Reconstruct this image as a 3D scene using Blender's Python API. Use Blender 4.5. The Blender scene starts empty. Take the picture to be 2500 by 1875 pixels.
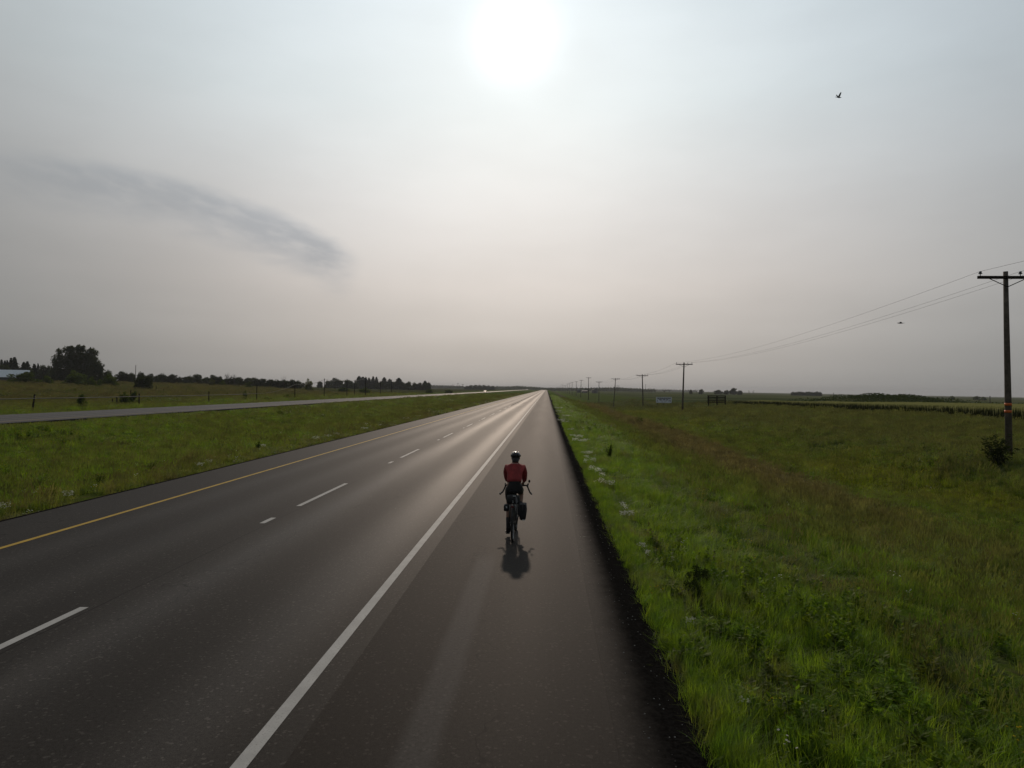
import bpy, bmesh, math, random
import numpy as np
from mathutils import Vector, Matrix
rad = math.radians
random.seed(7); RNG = np.random.default_rng(11)
scn = bpy.context.scene
COL = scn.collection

# ------------------------------------------------------------------ camera
H = 2.9; F = 1734.0; CX, CY = 1250.0, 937.5
yaw = math.atan(85 / F); pitch = math.atan(10.5 / F); roll = rad(0.6)
Fw = Vector((-math.sin(yaw) * math.cos(pitch), math.cos(yaw) * math.cos(pitch), math.sin(pitch))).normalized()
R0 = Fw.cross(Vector((0, 0, 1))).normalized(); U0 = R0.cross(Fw).normalized()
Rt = (R0 * math.cos(roll) + U0 * math.sin(roll)).normalized(); Up = Rt.cross(Fw).normalized()
cam_d = bpy.data.cameras.new('camera'); cam = bpy.data.objects.new('camera', cam_d); COL.objects.link(cam)
cam_d.sensor_width = 36.0; cam_d.lens = 36.0 * F / 2500.0; cam_d.clip_start = 0.1; cam_d.clip_end = 40000
M = Matrix((Rt, Up, -Fw)).transposed().to_4x4(); M.translation = Vector((0, 0, H))
cam.matrix_world = M
scn.camera = cam

def ray(px, py):
    return (Fw * F + Rt * (px - CX) + Up * (CY - py)).normalized()
def X_at(px, Y, py=950):
    d = ray(px, py); return Y * d.x / d.y
def Z_at(px, py, Y):
    d = ray(px, py); return H + Y * d.z / d.y
def ground0(px, py):
    d = ray(px, py); t = -H / d.z; return (d.x * t, d.y * t)

# ------------------------------------------------------------------ sun, sky
SUN = ray(1254, 88)
SUN_EL = math.asin(SUN.z)
scn.view_settings.view_transform = 'Standard'; scn.view_settings.look = 'None'
scn.view_settings.exposure = -0.35; scn.view_settings.gamma = 1.0
scn.view_settings.use_curve_mapping = False
sl = bpy.data.lights.new('sun', 'SUN'); sl.energy = 2.0; sl.angle = rad(1.6); sl.color = (1.0, 0.80, 0.63)
so = bpy.data.objects.new('sun', sl); COL.objects.link(so)
so.rotation_euler = (-SUN).to_track_quat('-Z', 'Y').to_euler(); so.location = (0, 0, 60)

world = bpy.data.worlds.new('World'); scn.world = world; world.use_nodes = True
nt = world.node_tree; nt.nodes.clear()

class NB:
    """tiny node-graph helper"""
    def __init__(s, nt): s.nt = nt
    def n(s, t, **k):
        o = s.nt.nodes.new(t)
        for a, b in k.items(): setattr(o, a, b)
        return o
    def put(s, sock, v):
        if hasattr(v, 'is_output') or isinstance(v, bpy.types.NodeSocket): s.nt.links.new(v, sock)
        elif v is not None:
            if sock.type in ('RGBA',) and not hasattr(v, '__len__'): v = (v, v, v, 1)
            if sock.type == 'RGBA' and len(v) == 3: v = (*v, 1)
            sock.default_value = v
    def math(s, op, a, b=None, c=None, clamp=False):
        o = s.n('ShaderNodeMath', operation=op, use_clamp=clamp)
        s.put(o.inputs[0], a)
        if b is not None: s.put(o.inputs[1], b)
        if c is not None: s.put(o.inputs[2], c)
        return o.outputs[0]
    def vmath(s, op, a, b=None, out=0):
        o = s.n('ShaderNodeVectorMath', operation=op); s.put(o.inputs[0], a)
        if b is not None: s.put(o.inputs[1], b)
        return o.outputs[out]
    def mix(s, f, a, b, mode='MIX'):
        o = s.n('ShaderNodeMix', data_type='RGBA', blend_type=mode)
        s.put(o.inputs[0], f); s.put(o.inputs[6], a); s.put(o.inputs[7], b); return o.outputs[2]
    def ramp(s, f, stops, interp='LINEAR'):
        o = s.n('ShaderNodeValToRGB'); e = o.color_ramp; e.interpolation = interp
        while len(e.elements) < len(stops): e.elements.new(0.5)
        for el, (p, c) in zip(e.elements, stops):
            el.position = p; el.color = (*c, 1) if hasattr(c, '__len__') else (c, c, c, 1)
        s.put(o.inputs[0], f); return o.outputs[0]
    def noise(s, vec, scale, detail=3, rough=0.5, out=0, dist=0.0):
        o = s.n('ShaderNodeTexNoise'); s.put(o.inputs['Vector'], vec)
        o.inputs['Scale'].default_value = scale; o.inputs['Detail'].default_value = detail
        o.inputs['Roughness'].default_value = rough; o.inputs['Distortion'].default_value = dist
        return o.outputs[out]
    def maprange(s, v, a, b, c=0.0, d=1.0, smooth=True):
        o = s.n('ShaderNodeMapRange', interpolation_type='SMOOTHSTEP' if smooth else 'LINEAR')
        for i, x in enumerate((v, a, b, c, d)): s.put(o.inputs[i], x)
        return o.outputs[0]
    def sep(s, v):
        o = s.n('ShaderNodeSeparateXYZ'); s.put(o.inputs[0], v); return o.outputs
    def comb(s, x, y, z=0.0):
        o = s.n('ShaderNodeCombineXYZ'); s.put(o.inputs[0], x); s.put(o.inputs[1], y); s.put(o.inputs[2], z); return o.outputs[0]

g = NB(nt)
tc = g.n('ShaderNodeTexCoord'); D = g.vmath('NORMALIZE', tc.outputs['Generated'])
dx, dy, dz = g.sep(D)[:3]
cosang = g.vmath('DOT_PRODUCT', D, tuple(SUN), out=1)
theta = g.math('MULTIPLY', g.math('ARCCOSINE', g.math('MINIMUM', cosang, 0.99999)), 57.2958)
elev = g.math('MULTIPLY', g.math('ARCSINE', dz), 57.2958)
az = g.math('MULTIPLY', g.math('ARCTAN2', dx, dy), 57.2958)
# wide aureole of the smoky sky, brighter towards the sun
wide = g.math('MULTIPLY', g.math('EXPONENT', g.math('MULTIPLY', g.math('POWER', g.math('DIVIDE', theta, 37.5), 2.0), -1.0)), 0.775)
near = g.math('MULTIPLY', g.math('EXPONENT', g.math('MULTIPLY', g.math('POWER', g.math('DIVIDE', theta, 2.6), 2.0), -1.0)), 0.58)
bank = g.math('MULTIPLY', g.maprange(az, -42, -8, 1.0, 0.0), g.maprange(elev, 8, 28, 1.0, 0.0))
f = g.math('MULTIPLY', g.math('ADD', g.math('ADD', g.math('ADD', wide, 0.245), near), 0.0), g.math('SUBTRACT', 1.0, g.math('MULTIPLY', bank, 0.2)))
elf = g.ramp(g.math('DIVIDE', g.math('ADD', elev, 10), 60, clamp=True),
             [(0.0, 0.64), (0.167, 0.68), (0.20, 0.75), (0.25, 0.86), (0.31, 0.95), (0.46, 1.02), (0.58, 1.06), (0.7, 1.04), (1.0, 0.95)], 'EASE')
tint = g.ramp(g.math('DIVIDE', g.math('ADD', elev, 10), 60, clamp=True),
              [(0.0, (1.0, .935, .86)), (0.2, (1.0, .935, .88)), (0.30, (1.0, .94, .895)), (0.40, (.99, .985, .975)), (0.53, (.905, .99, 1.02)), (1.0, (.80, .97, 1.12))])
# the side away from the sun turns cooler and greyer
side = g.maprange(theta, 22, 46)
coolr = g.maprange(az, 8, 45)
tint2 = g.mix(g.math('MULTIPLY', side, 0.6), tint, (0.94, .985, .995))
tint2 = g.mix(g.math('MULTIPLY', coolr, g.maprange(elev, 6, 28, 0.0, 0.75)), tint2, (0.86, 0.99, 1.10))
sky_haze = g.vmath('SCALE', tint2, None); sc_node = sky_haze.node
g.put(sc_node.inputs['Scale'], g.math('MULTIPLY', f, elf))
# thin smoke veil: soft low-frequency unevenness
veil = g.noise(g.vmath('MULTIPLY', D, (2.2, 2.2, 7.0)), 1.6, 4, 0.55)
veilf = g.maprange(veil, 0.3, 0.7, 0.965, 1.03)
# long dark cloud streak low in the west-north-west (built in azimuth / elevation)
def azel(px, py):
    d = ray(px, py); return math.degrees(math.atan2(d.x, d.y)), math.degrees(math.asin(d.z))
A = azel(40, 395); B = azel(868, 640); Mid = azel(520, 487)
ux, uy = B[0] - A[0], B[1] - A[1]; L = math.hypot(ux, uy); ux /= L; uy /= L
bow = (Mid[0] - A[0]) * -uy + (Mid[1] - A[1]) * ux
wob = g.noise(g.comb(g.math('MULTIPLY', az, 0.22), g.math('MULTIPLY', elev, 0.8)), 1.0, 5, 0.6)
wobc = g.math('SUBTRACT', wob, 0.5)
s_ = g.math('ADD', g.math('MULTIPLY', g.math('SUBTRACT', az, A[0]), ux), g.math('MULTIPLY', g.math('SUBTRACT', elev, A[1]), uy))
t_ = g.math('ADD', g.math('MULTIPLY', g.math('SUBTRACT', az, A[0]), -uy), g.math('MULTIPLY', g.math('SUBTRACT', elev, A[1]), ux))
sn = g.math('DIVIDE', s_, L)
arch = g.math('MULTIPLY', g.math('MULTIPLY', g.math('MULTIPLY', sn, g.math('SUBTRACT', 1.0, sn)), 4.0), bow)
t2 = g.math('ADD', g.math('SUBTRACT', t_, arch), g.math('MULTIPLY', wobc, 0.9))
up_e = g.maprange(t2, -0.1, 1.15, 1.0, 0.0)
low = g.math('ADD', -2.1, g.math('MULTIPLY', wobc, 2.8))
dn_e = g.maprange(t2, g.math('SUBTRACT', low, 1.6), g.math('ADD', low, 1.4))
end_e = g.math('MULTIPLY', g.maprange(sn, -0.25, 0.25), g.maprange(sn, 0.90, 1.04, 1.0, 0.0))
streak = g.noise(g.comb(g.math('MULTIPLY', s_, 0.35), g.math('MULTIPLY', t_, 1.1)), 1.0, 4, 0.55)
body = g.maprange(streak, 0.25, 0.62, 0.5, 1.0)
cl = g.math('MULTIPLY', g.math('MULTIPLY', up_e, dn_e), g.math('MULTIPLY', end_e, body))
cl = g.math('MULTIPLY', cl, g.maprange(sn, 0.2, 0.95, 0.55, 1.0))
lum = g.math('MULTIPLY', veilf, g.math('SUBTRACT', 1.0, g.math('MULTIPLY', cl, 0.31)))
cloudtint = g.mix(cl, (1, 1, 1), (0.90, 0.97, 1.06))
c1 = g.mix(1.0, sky_haze, cloudtint, 'MULTIPLY')
fin = g.vmath('SCALE', c1, None); g.put(fin.node.inputs['Scale'], lum)
nish = g.n('ShaderNodeTexSky', sky_type='NISHITA', sun_disc=False, sun_elevation=SUN_EL,
           sun_rotation=math.atan2(SUN.x, SUN.y), air_density=1.0, dust_density=4.0, ozone_density=1.0)
nsc = g.vmath('SCALE', nish.outputs[0], None); nsc.node.inputs['Scale'].default_value = 0.03   # clear-air share seen through the smoke
hsc = g.vmath('SCALE', fin, None); hsc.node.inputs['Scale'].default_value = 10.0
bgn = g.n('ShaderNodeBackground'); g.put(bgn.inputs[0], g.vmath('ADD', nsc, hsc)); bgn.inputs[1].default_value = 0.1
wo = g.n('ShaderNodeOutputWorld'); nt.links.new(bgn.outputs[0], wo.inputs[0])

# ------------------------------------------------------------------ object helpers
def link(o, parent=None):
    COL.objects.link(o)
    if parent: o.parent = parent
    return o
def tag(o, label=None, cat=None, group=None, kind=None):
    if label: o['label'] = label
    if cat: o['category'] = cat
    if group: o['group'] = group
    if kind: o['kind'] = kind
    return o
def empty(name, loc=(0, 0, 0), rz=0.0, parent=None):
    o = bpy.data.objects.new(name, None); o.empty_display_size = 0.3
    o.location = loc; o.rotation_euler = (0, 0, rz); return link(o, parent)
class MB:
    def __init__(s): s.v = []; s.f = []
    def add(s, vs, fs):
        b = len(s.v); s.v += [tuple(v) for v in vs]; s.f += [tuple(i + b for i in f) for f in fs]; return s
    def box(s, c, size, rz=0.0, taper=1.0):
        x, y, z = size[0] / 2, size[1] / 2, size[2] / 2; cr, sr = math.cos(rz), math.sin(rz); vs = []
        for k, (a, b, d) in enumerate([(-1, -1, -1), (1, -1, -1), (1, 1, -1), (-1, 1, -1), (-1, -1, 1), (1, -1, 1), (1, 1, 1), (-1, 1, 1)]):
            q = taper if d > 0 else 1.0
            X, Y = a * x * q, b * y * q
            vs.append((c[0] + X * cr - Y * sr, c[1] + X * sr + Y * cr, c[2] + d * z))
        return s.add(vs, [(0, 3, 2, 1), (4, 5, 6, 7), (0, 1, 5, 4), (1, 2, 6, 5), (2, 3, 7, 6), (3, 0, 4, 7)])
    def tube(s, pts, r, n=8, cap=True):
        pts = [Vector(p) for p in pts]; rr = r if hasattr(r, '__len__') else [r] * len(pts)
        vs = []; up = Vector((0, 0, 1))
        for i, p in enumerate(pts):
            d = (pts[min(i + 1, len(pts) - 1)] - pts[max(i - 1, 0)]).normalized()
            a = d.cross(up if abs(d.z) < 0.9 else Vector((1, 0, 0))).normalized(); b = d.cross(a).normalized()
            for k in range(n):
                t = 2 * math.pi * k / n; vs.append(p + (a * math.cos(t) + b * math.sin(t)) * rr[i])
        fs = []
        for i in range(len(pts) - 1):
            for k in range(n):
                a0 = i * n + k; a1 = i * n + (k + 1) % n; fs.append((a0, a1, a1 + n, a0 + n))
        if cap: fs.append(tuple(range(n))[::-1]); fs.append(tuple(range((len(pts) - 1) * n, len(pts) * n)))
        return s.add(vs, fs)
    def ellip(s, c, r, n=12, m=8):
        vs = []; fs = []
        for i in range(m + 1):
            ph = math.pi * i / m
            for k in range(n):
                t = 2 * math.pi * k / n
                vs.append((c[0] + r[0] * math.sin(ph) * math.cos(t), c[1] + r[1] * math.sin(ph) * math.sin(t), c[2] + r[2] * math.cos(ph)))
        for i in range(m):
            for k in range(n):
                fs.append((i * n + k, (i + 1) * n + k, (i + 1) * n + (k + 1) % n, i * n + (k + 1) % n))
        return s.add(vs, fs)
    def torus(s, c, R, r, n=48, m=10, axis='x', sq=1.0):
        vs = []; fs = []
        for i in range(n):
            a = 2 * math.pi * i / n
            for k in range(m):
                b = 2 * math.pi * k / m; q = R + r * math.cos(b); w = r * sq * math.sin(b)
                vs.append((c[0] + w, c[1] + q * math.cos(a), c[2] + q * math.sin(a)))
        for i in range(n):
            for k in range(m):
                fs.append((i * m + k, ((i + 1) % n) * m + k, ((i + 1) % n) * m + (k + 1) % m, i * m + (k + 1) % m))
        return s.add(vs, fs)
    def mesh(s, name, mat, smooth=False):
        me = bpy.data.meshes.new(name); me.from_pydata(s.v, [], s.f); me.update()
        if mat: me.materials.append(mat)
        if smooth: me.polygons.foreach_set('use_smooth', [True] * len(me.polygons))
        return me
    def build(s, name, mat, parent=None, smooth=False, loc=(0, 0, 0)):
        o = bpy.data.objects.new(name, s.mesh(name, mat, smooth)); o.location = loc; return link(o, parent)
def np_mesh(name, V, Fq, mat, smooth=False):
    me = bpy.data.meshes.new(name); V = np.asarray(V, np.float32); Fq = np.asarray(Fq, np.int32); k = Fq.shape[1]
    me.vertices.add(len(V)); me.vertices.foreach_set('co', V.ravel())
    me.loops.add(Fq.size); me.loops.foreach_set('vertex_index', Fq.ravel())
    me.polygons.add(len(Fq)); me.polygons.foreach_set('loop_start', np.arange(0, Fq.size, k, dtype=np.int32))
    me.polygons.foreach_set('loop_total', np.full(len(Fq), k, np.int32))
    if smooth: me.polygons.foreach_set('use_smooth', np.ones(len(Fq), bool))
    me.update(calc_edges=True)
    if mat: me.materials.append(mat)
    return me

# ------------------------------------------------------------------ materials
def mat(name):
    m = bpy.data.materials.new(name); m.use_nodes = True; t = m.node_tree; t.nodes.clear()
    b = NB(t); out = b.n('ShaderNodeOutputMaterial'); return m, b, out
def simple(name, col, rough=0.6, metal=0.0, var=0.15, scale=12.0, spec=0.5, bump=0.0, obj=True):
    m, b, out = mat(name)
    p = b.n('ShaderNodeBsdfPrincipled'); tcn = b.n('ShaderNodeTexCoord')
    nz = b.noise(tcn.outputs['Object'], scale, 4, 0.6)
    c = b.mix(b.maprange(nz, 0.3, 0.7), tuple(x * (1 - var) for x in col), tuple(min(1, x * (1 + var)) for x in col))
    b.put(p.inputs['Base Color'], c); b.put(p.inputs['Roughness'], b.maprange(nz, 0.2, 0.8, rough * 0.85, min(1, rough * 1.15)))
    p.inputs['Metallic'].default_value = metal; p.inputs['Specular IOR Level'].default_value = spec
    if bump:
        bn = b.n('ShaderNodeBump'); bn.inputs['Strength'].default_value = bump; bn.inputs['Distance'].default_value = 0.01
        b.put(bn.inputs['Height'], b.noise(tcn.outputs['Object'], scale * 5, 5, 0.7)); b.put(p.inputs['Normal'], bn.outputs[0])
    m.node_tree.links.new(p.outputs[0], out.inputs[0]); return m

# meadow colour by place: one node group shared by the ground and everything that grows on it
def meadow_group():
    gt = bpy.data.node_groups.new('meadow_colour', 'ShaderNodeTree')
    gt.interface.new_socket('Color', in_out='OUTPUT', socket_type='NodeSocketColor')
    b = NB(gt); go = b.n('NodeGroupOutput')
    geo = b.n('ShaderNodeNewGeometry'); P = geo.outputs['Position']
    x, y, z = b.sep(P)[:3]
    Pf = b.comb(x, b.math('MULTIPLY', y, 0.35), 0.0)
    n1 = b.noise(Pf, 0.35, 4, 0.6, dist=0.4)           # broad patches
    n2 = b.noise(b.comb(x, y, 0.0), 1.3, 3, 0.6)        # small patches
    n3 = b.noise(b.comb(b.math('ADD', x, 40), b.math('MULTIPLY', y, 0.25), 0.0), 0.16, 3, 0.55)
    green = b.mix(b.maprange(n2, 0.35, 0.65), (0.084, 0.148, 0.014), (0.145, 0.225, 0.024))
    dry = b.math('MULTIPLY', b.maprange(b.noise(b.comb(b.math('ADD', x, 9), b.math('MULTIPLY', y, 0.6), 0.0), 0.85, 4, 0.7), 0.53, 0.66), 0.62)
    green = b.mix(dry, green, (0.125, 0.100, 0.058))
    # cross-section bands: lush verge, seeding brown grass, ditch, olive field
    xr = b.math('ADD', x, b.math('MULTIPLY', b.math('SUBTRACT', n1, 0.5), 7.0))
    def band(a0, a1, b0, b1): return b.math('MULTIPLY', b.maprange(xr, a0, a1), b.maprange(xr, b0, b1, 1.0, 0.0))
    brown_r = b.math('MULTIPLY', band(6.5, 9.5, 12.5, 15.0), b.maprange(y, 12, 40, 0.25, 1.0))
    olive_r = b.math('MULTIPLY', b.maprange(xr, 18.5, 22.0), 0.85)
    yel_r = b.math('MULTIPLY', band(15.0, 16.5, 18.5, 21.0), b.maprange(n3, 0.5, 0.6))
    brownish = b.mix(b.maprange(n2, 0.3, 0.7), (0.130, 0.100, 0.068), (0.185, 0.145, 0.105))
    olive = b.mix(b.maprange(n2, 0.3, 0.7), (0.082, 0.128, 0.028), (0.132, 0.158, 0.048))
    c = b.mix(olive_r, green, olive)
    c = b.mix(b.math('MULTIPLY', brown_r, 0.75), c, brownish)
    c = b.mix(b.math('MULTIPLY', yel_r, 0.8), c, (0.165, 0.205, 0.018))
    hollow = b.math('MULTIPLY', b.math('MULTIPLY', b.maprange(x, 13, 17), b.maprange(x, 42, 60, 1.0, 0.0)), b.math('MULTIPLY', b.maprange(y, 135, 175), b.maprange(y, 300, 380, 1.0, 0.0)))
    c = b.mix(b.math('MULTIPLY', hollow, 0.75), c, (0.040, 0.075, 0.018))
    soil = b.math('MULTIPLY', b.math('MULTIPLY', b.maprange(xr, 4.3, 4.9), b.maprange(xr, 5.9, 6.5, 1.0, 0.0)), b.math('MULTIPLY', b.maprange(y, 22, 32, 1.0, 0.0), b.maprange(n2, 0.42, 0.58)))
    c = b.mix(b.math('MULTIPLY', soil, 0.6), c, (0.085, 0.078, 0.066))
    # median: mostly green with rusty drifts growing with distance
    left = b.maprange(x, -10, -9, 1.0, 0.0)
    rust = b.math('MULTIPLY', b.math('MULTIPLY', left, b.maprange(n1, 0.42, 0.62)), b.maprange(y, 15, 130, 0.25, 0.85))
    c = b.mix(b.math('MULTIPLY', rust, 0.4), c, (0.145, 0.105, 0.06))
    edge_l = b.math('MULTIPLY', b.maprange(x, -15.5, -12.5), b.maprange(x, -11, -10.8, 1.0, 0.0))
    c = b.mix(b.math('MULTIPLY', edge_l, b.maprange(n2, 0.4, 0.65, 0.15, 0.7)), c, (0.13, 0.10, 0.06))
    # far left field
    farl = b.maprange(x, -90, -60, 1.0, 0.0)
    fl = b.mix(b.maprange(n3, 0.4, 0.6), (0.05, 0.066, 0.018), (0.085, 0.07, 0.032))
    c = b.mix(b.math('MULTIPLY', farl, 0.8), c, fl)
    # far right farmland in long strips
    farr = b.math('MULTIPLY', b.maprange(x, 46, 60), b.maprange(y, 60, 260, 0.6, 1.0))
    strip = b.noise(b.comb(b.math('MULTIPLY', x, 0.004), b.math('MULTIPLY', y, 0.009), 3.0), 1.0, 1, 0.4)
    fr = b.ramp(strip, [(0.0, (.08, .11, .04)), (0.42, (.07, .10, .035)), (0.5, (.16, .175, .075)), (0.6, (.09, .12, .045)), (1.0, (.15, .15, .075))])
    c = b.mix(farr, c, fr)
    n4 = b.noise(b.comb(x, y, 0.0), 4.5, 3, 0.65)
    hs = b.n('ShaderNodeHueSaturation'); b.put(hs.inputs['Value'], b.maprange(n4, 0.25, 0.75, 0.78, 1.22)); b.put(hs.inputs['Color'], c)
    gt.links.new(hs.outputs[0], go.inputs[0]); return gt
MEADOW = meadow_group()
def meadow_mat(name, trans=0.45, gain=1.0, tint=(1, 1, 1), mixf=0.0, ground=False, spec=0.22):
    m, b, out = mat(name)
    gr = b.n('ShaderNodeGroup'); gr.node_tree = MEADOW
    c = b.mix(mixf, gr.outputs[0], tint)
    geo = b.n('ShaderNodeNewGeometry')
    if ground:
        c = b.mix(1.0, c, (0.62, 0.60, 0.60), 'MULTIPLY')
        n = b.noise(geo.outputs['Position'], 9, 5, 0.75)
        c = b.mix(b.math('MULTIPLY', b.maprange(n, 0.45, 0.7), 0.5), c, (0.05, 0.042, 0.03))
        bn = b.n('ShaderNodeBump'); bn.inputs['Strength'].default_value = 0.9; bn.inputs['Distance'].default_value = 0.18
        x, y, z = b.sep(geo.outputs['Position'])[:3]
        b.put(bn.inputs['Height'], b.noise(geo.outputs['Position'], 2.2, 6, 0.75))
        d = b.n('ShaderNodeBsdfDiffuse'); b.put(d.inputs[0], c); b.put(d.inputs['Normal'], bn.outputs[0])
        m.node_tree.links.new(d.outputs[0], out.inputs[0]); return m
    oi = b.n('ShaderNodeObjectInfo')
    hs = b.n('ShaderNodeHueSaturation'); b.put(hs.inputs['Value'], b.maprange(oi.outputs['Random'], 0, 1, 0.72 * gain, 1.3 * gain, False)); b.put(hs.inputs['Color'], c)
    b.put(hs.inputs['Hue'], b.maprange(b.noise(b.vmath('SCALE', geo.outputs['Position']), 3.0, 2), 0.3, 0.7, 0.488, 0.512))
    c = hs.outputs[0]
    p = b.n('ShaderNodeBsdfPrincipled'); b.put(p.inputs['Base Color'], c); p.inputs['Roughness'].default_value = 0.55
    p.inputs['Specular IOR Level'].default_value = spec
    tr = b.n('ShaderNodeBsdfTranslucent'); b.put(tr.inputs[0], b.mix(1.0, c, (1.35, 1.3, 0.6), 'MULTIPLY'))
    ms = b.n('ShaderNodeMixShader'); ms.inputs[0].default_value = trans
    m.node_tree.links.new(p.outputs[0], ms.inputs[1]); m.node_tree.links.new(tr.outputs[0], ms.inputs[2])
    m.node_tree.links.new(ms.outputs[0], out.inputs[0]); return m
def leaf_mat(name, a, b_, trans=0.35):
    m, b, out = mat(name)
    geo = b.n('ShaderNodeNewGeometry'); oi = b.n('ShaderNodeObjectInfo'); tcn = b.n('ShaderNodeTexCoord')
    n = b.noise(tcn.outputs['Object'], 1.1, 4, 0.7)
    c = b.mix(b.maprange(n, 0.3, 0.7), a, b_)
    hs = b.n('ShaderNodeHueSaturation'); b.put(hs.inputs['Value'], b.maprange(oi.outputs['Random'], 0, 1, 0.8, 1.2, False)); b.put(hs.inputs['Color'], c)
    c = hs.outputs[0]
    d = b.n('ShaderNodeBsdfDiffuse'); b.put(d.inputs[0], c)
    tr = b.n('ShaderNodeBsdfTranslucent'); b.put(tr.inputs[0], b.mix(1.0, c, (1.3, 1.3, 0.6) if max(b_) < .4 else (1, 1, 1), 'MULTIPLY'))
    ms = b.n('ShaderNodeMixShader'); ms.inputs[0].default_value = trans
    m.node_tree.links.new(d.outputs[0], ms.inputs[1]); m.node_tree.links.new(tr.outputs[0], ms.inputs[2])
    m.node_tree.links.new(ms.outputs[0], out.inputs[0]); return m

def asphalt_mat(name, tracks=(), base=(0.032, 0.029, 0.026), rough=0.60, kind='lane'):
    m, b, out = mat(name)
    geo = b.n('ShaderNodeNewGeometry'); P = geo.outputs['Position']; x, y, z = b.sep(P)[:3]
    wob = b.math('MULTIPLY', b.math('SUBTRACT', b.noise(b.comb(x, b.math('MULTIPLY', y, 0.06), 0.0), 1.0, 3), 0.5), 0.5)
    xw = b.math('ADD', x, wob)
    tr = 0.0
    for cx, w, a in tracks:
        d = b.math('DIVIDE', b.math('SUBTRACT', xw, cx), w)
        t = b.math('MULTIPLY', b.math('EXPONENT', b.math('MULTIPLY', b.math('MULTIPLY', d, d), -1.0)), a)
        tr = b.math('ADD', tr, t)
    fine = b.noise(P, 95, 4, 0.8); med = b.noise(P, 24, 4, 0.7)
    big = b.noise(b.comb(x, b.math('MULTIPLY', y, 0.05), 0.0), 0.9, 5, 0.6)
    v = b.maprange(fine, 0.3, 0.7, 0.35, 1.75, False)
    v = b.math('MULTIPLY', v, b.maprange(med, 0.3, 0.7, 0.72, 1.28, False))
    chip = b.n('ShaderNodeTexVoronoi', feature='F1'); b.put(chip.inputs['Vector'], P); chip.inputs['Scale'].default_value = 42
    v = b.math('ADD', v, b.math('MULTIPLY', b.math('GREATER_THAN', b.sep(chip.outputs['Color'])[0], 0.955), 0.9))
    v = b.math('MULTIPLY', v, b.maprange(big, 0.3, 0.7, 0.86, 1.14, False))
    v = b.math('MULTIPLY', v, b.math('ADD', 0.84, b.math('MULTIPLY', tr, 0.50)))
    c = b.vmath('SCALE', base, None); b.put(c.node.inputs['Scale'], v)
    # pale worn spots and grit
    vo = b.n('ShaderNodeTexVoronoi', feature='F1'); b.put(vo.inputs['Vector'], b.comb(x, y, 0.0)); vo.inputs['Scale'].default_value = 1.1
    vd = b.math('ADD', vo.outputs['Distance'], b.math('MULTIPLY', b.math('SUBTRACT', med, 0.5), 0.09))
    pick = b.math('GREATER_THAN', b.sep(vo.outputs['Color'])[0], 0.80)
    size = b.math('ADD', 0.016, b.math('MULTIPLY', b.math('POWER', b.sep(vo.outputs['Color'])[1], 2.0), 0.055))
    spot = b.math('MULTIPLY', pick, b.maprange(b.math('SUBTRACT', vd, size), -0.015, 0.012, 1.0, 0.0))
    c = b.mix(b.math('MULTIPLY', spot, 0.75), c, (0.15, 0.145, 0.135))
    # fine cracks running along and across
    ck = b.n('ShaderNodeTexVoronoi', feature='DISTANCE_TO_EDGE')
    b.put(ck.inputs['Vector'], b.vmath('ADD', b.comb(b.math('MULTIPLY', x, 0.5), b.math('MULTIPLY', y, 0.09), 0.0), b.vmath('SCALE', b.noise(P, 0.8, 4, 0.6, out=1))))
    ck.inputs['Scale'].default_value = 0.55
    crack = b.math('MULTIPLY', b.maprange(ck.outputs['Distance'], 0.0, 0.006, 1.0, 0.0), b.maprange(big, 0.45, 0.6))
    c = b.mix(b.math('MULTIPLY', crack, 0.75), c, (0.008, 0.0075, 0.007))
    if kind == 'shoulder':
        # dusty pale seam sealed beside the edge line and a pale repaired strip
        rag = b.math('MULTIPLY', b.math('SUBTRACT', b.noise(P, 5.0, 4, 0.7), 0.5), 0.10)
        xr = b.math('ADD', x, rag)
        seam = b.math('MULTIPLY', b.maprange(xr, -2.05, -1.98, 1.0, 0.0), 1.0)
        c = b.mix(b.math('MULTIPLY', seam, 0.5), c, (0.115, 0.107, 0.098))
        wv = b.math('MULTIPLY', b.math('SUBTRACT', b.noise(b.comb(0.0, b.math('MULTIPLY', y, 0.3), 0.0), 1.0, 2), 0.5), 0.12)
        xs = b.math('ADD', b.math('ADD', x, wv), b.math('MULTIPLY', rag, 0.25))
        st = b.math('MULTIPLY', b.maprange(xs, -1.22, -1.08), b.maprange(xs, -0.91, -0.77, 1.0, 0.0))
        st = b.math('MULTIPLY', st, b.math('MULTIPLY', b.maprange(y, 11.6, 12.8, 1.0, 0.0), b.maprange(med, .25, .6, .55, 1.0)))
        c = b.mix(b.math('MULTIPLY', st, 0.26), c, (0.13, 0.125, 0.12))
    if kind == 'lane':
        jw = b.math('MULTIPLY', b.math('SUBTRACT', b.noise(b.comb(0.0, b.math('MULTIPLY', y, 0.8), 0.0), 1.0, 4, 0.7), 0.5), 0.10)
        jt = b.math('MULTIPLY', b.maprange(b.math('ABSOLUTE', b.math('ADD', b.math('ADD', x, 5.82), jw)), 0.004, 0.02, 1.0, 0.0), b.maprange(big, 0.35, 0.55, 0.3, 1.0))
        c = b.mix(b.math('MULTIPLY', jt, 0.7), c, (0.008, 0.0075, 0.007))
    p = b.n('ShaderNodeBsdfPrincipled'); b.put(p.inputs['Base Color'], c)
    p.inputs['IOR'].default_value = 1.088
    r = b.math('SUBTRACT', rough, b.math('MULTIPLY', tr, 0.13)); r = b.math('ADD', r, b.maprange(big, 0.3, 0.7, -0.012, 0.012))
    b.put(p.inputs['Roughness'], r)
    bn = b.n('ShaderNodeBump'); bn.inputs['Strength'].default_value = 0.35; bn.inputs['Distance'].default_value = 0.004
    b.put(bn.inputs['Height'], fine); b.put(p.inputs['Normal'], bn.outputs[0])
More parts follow.
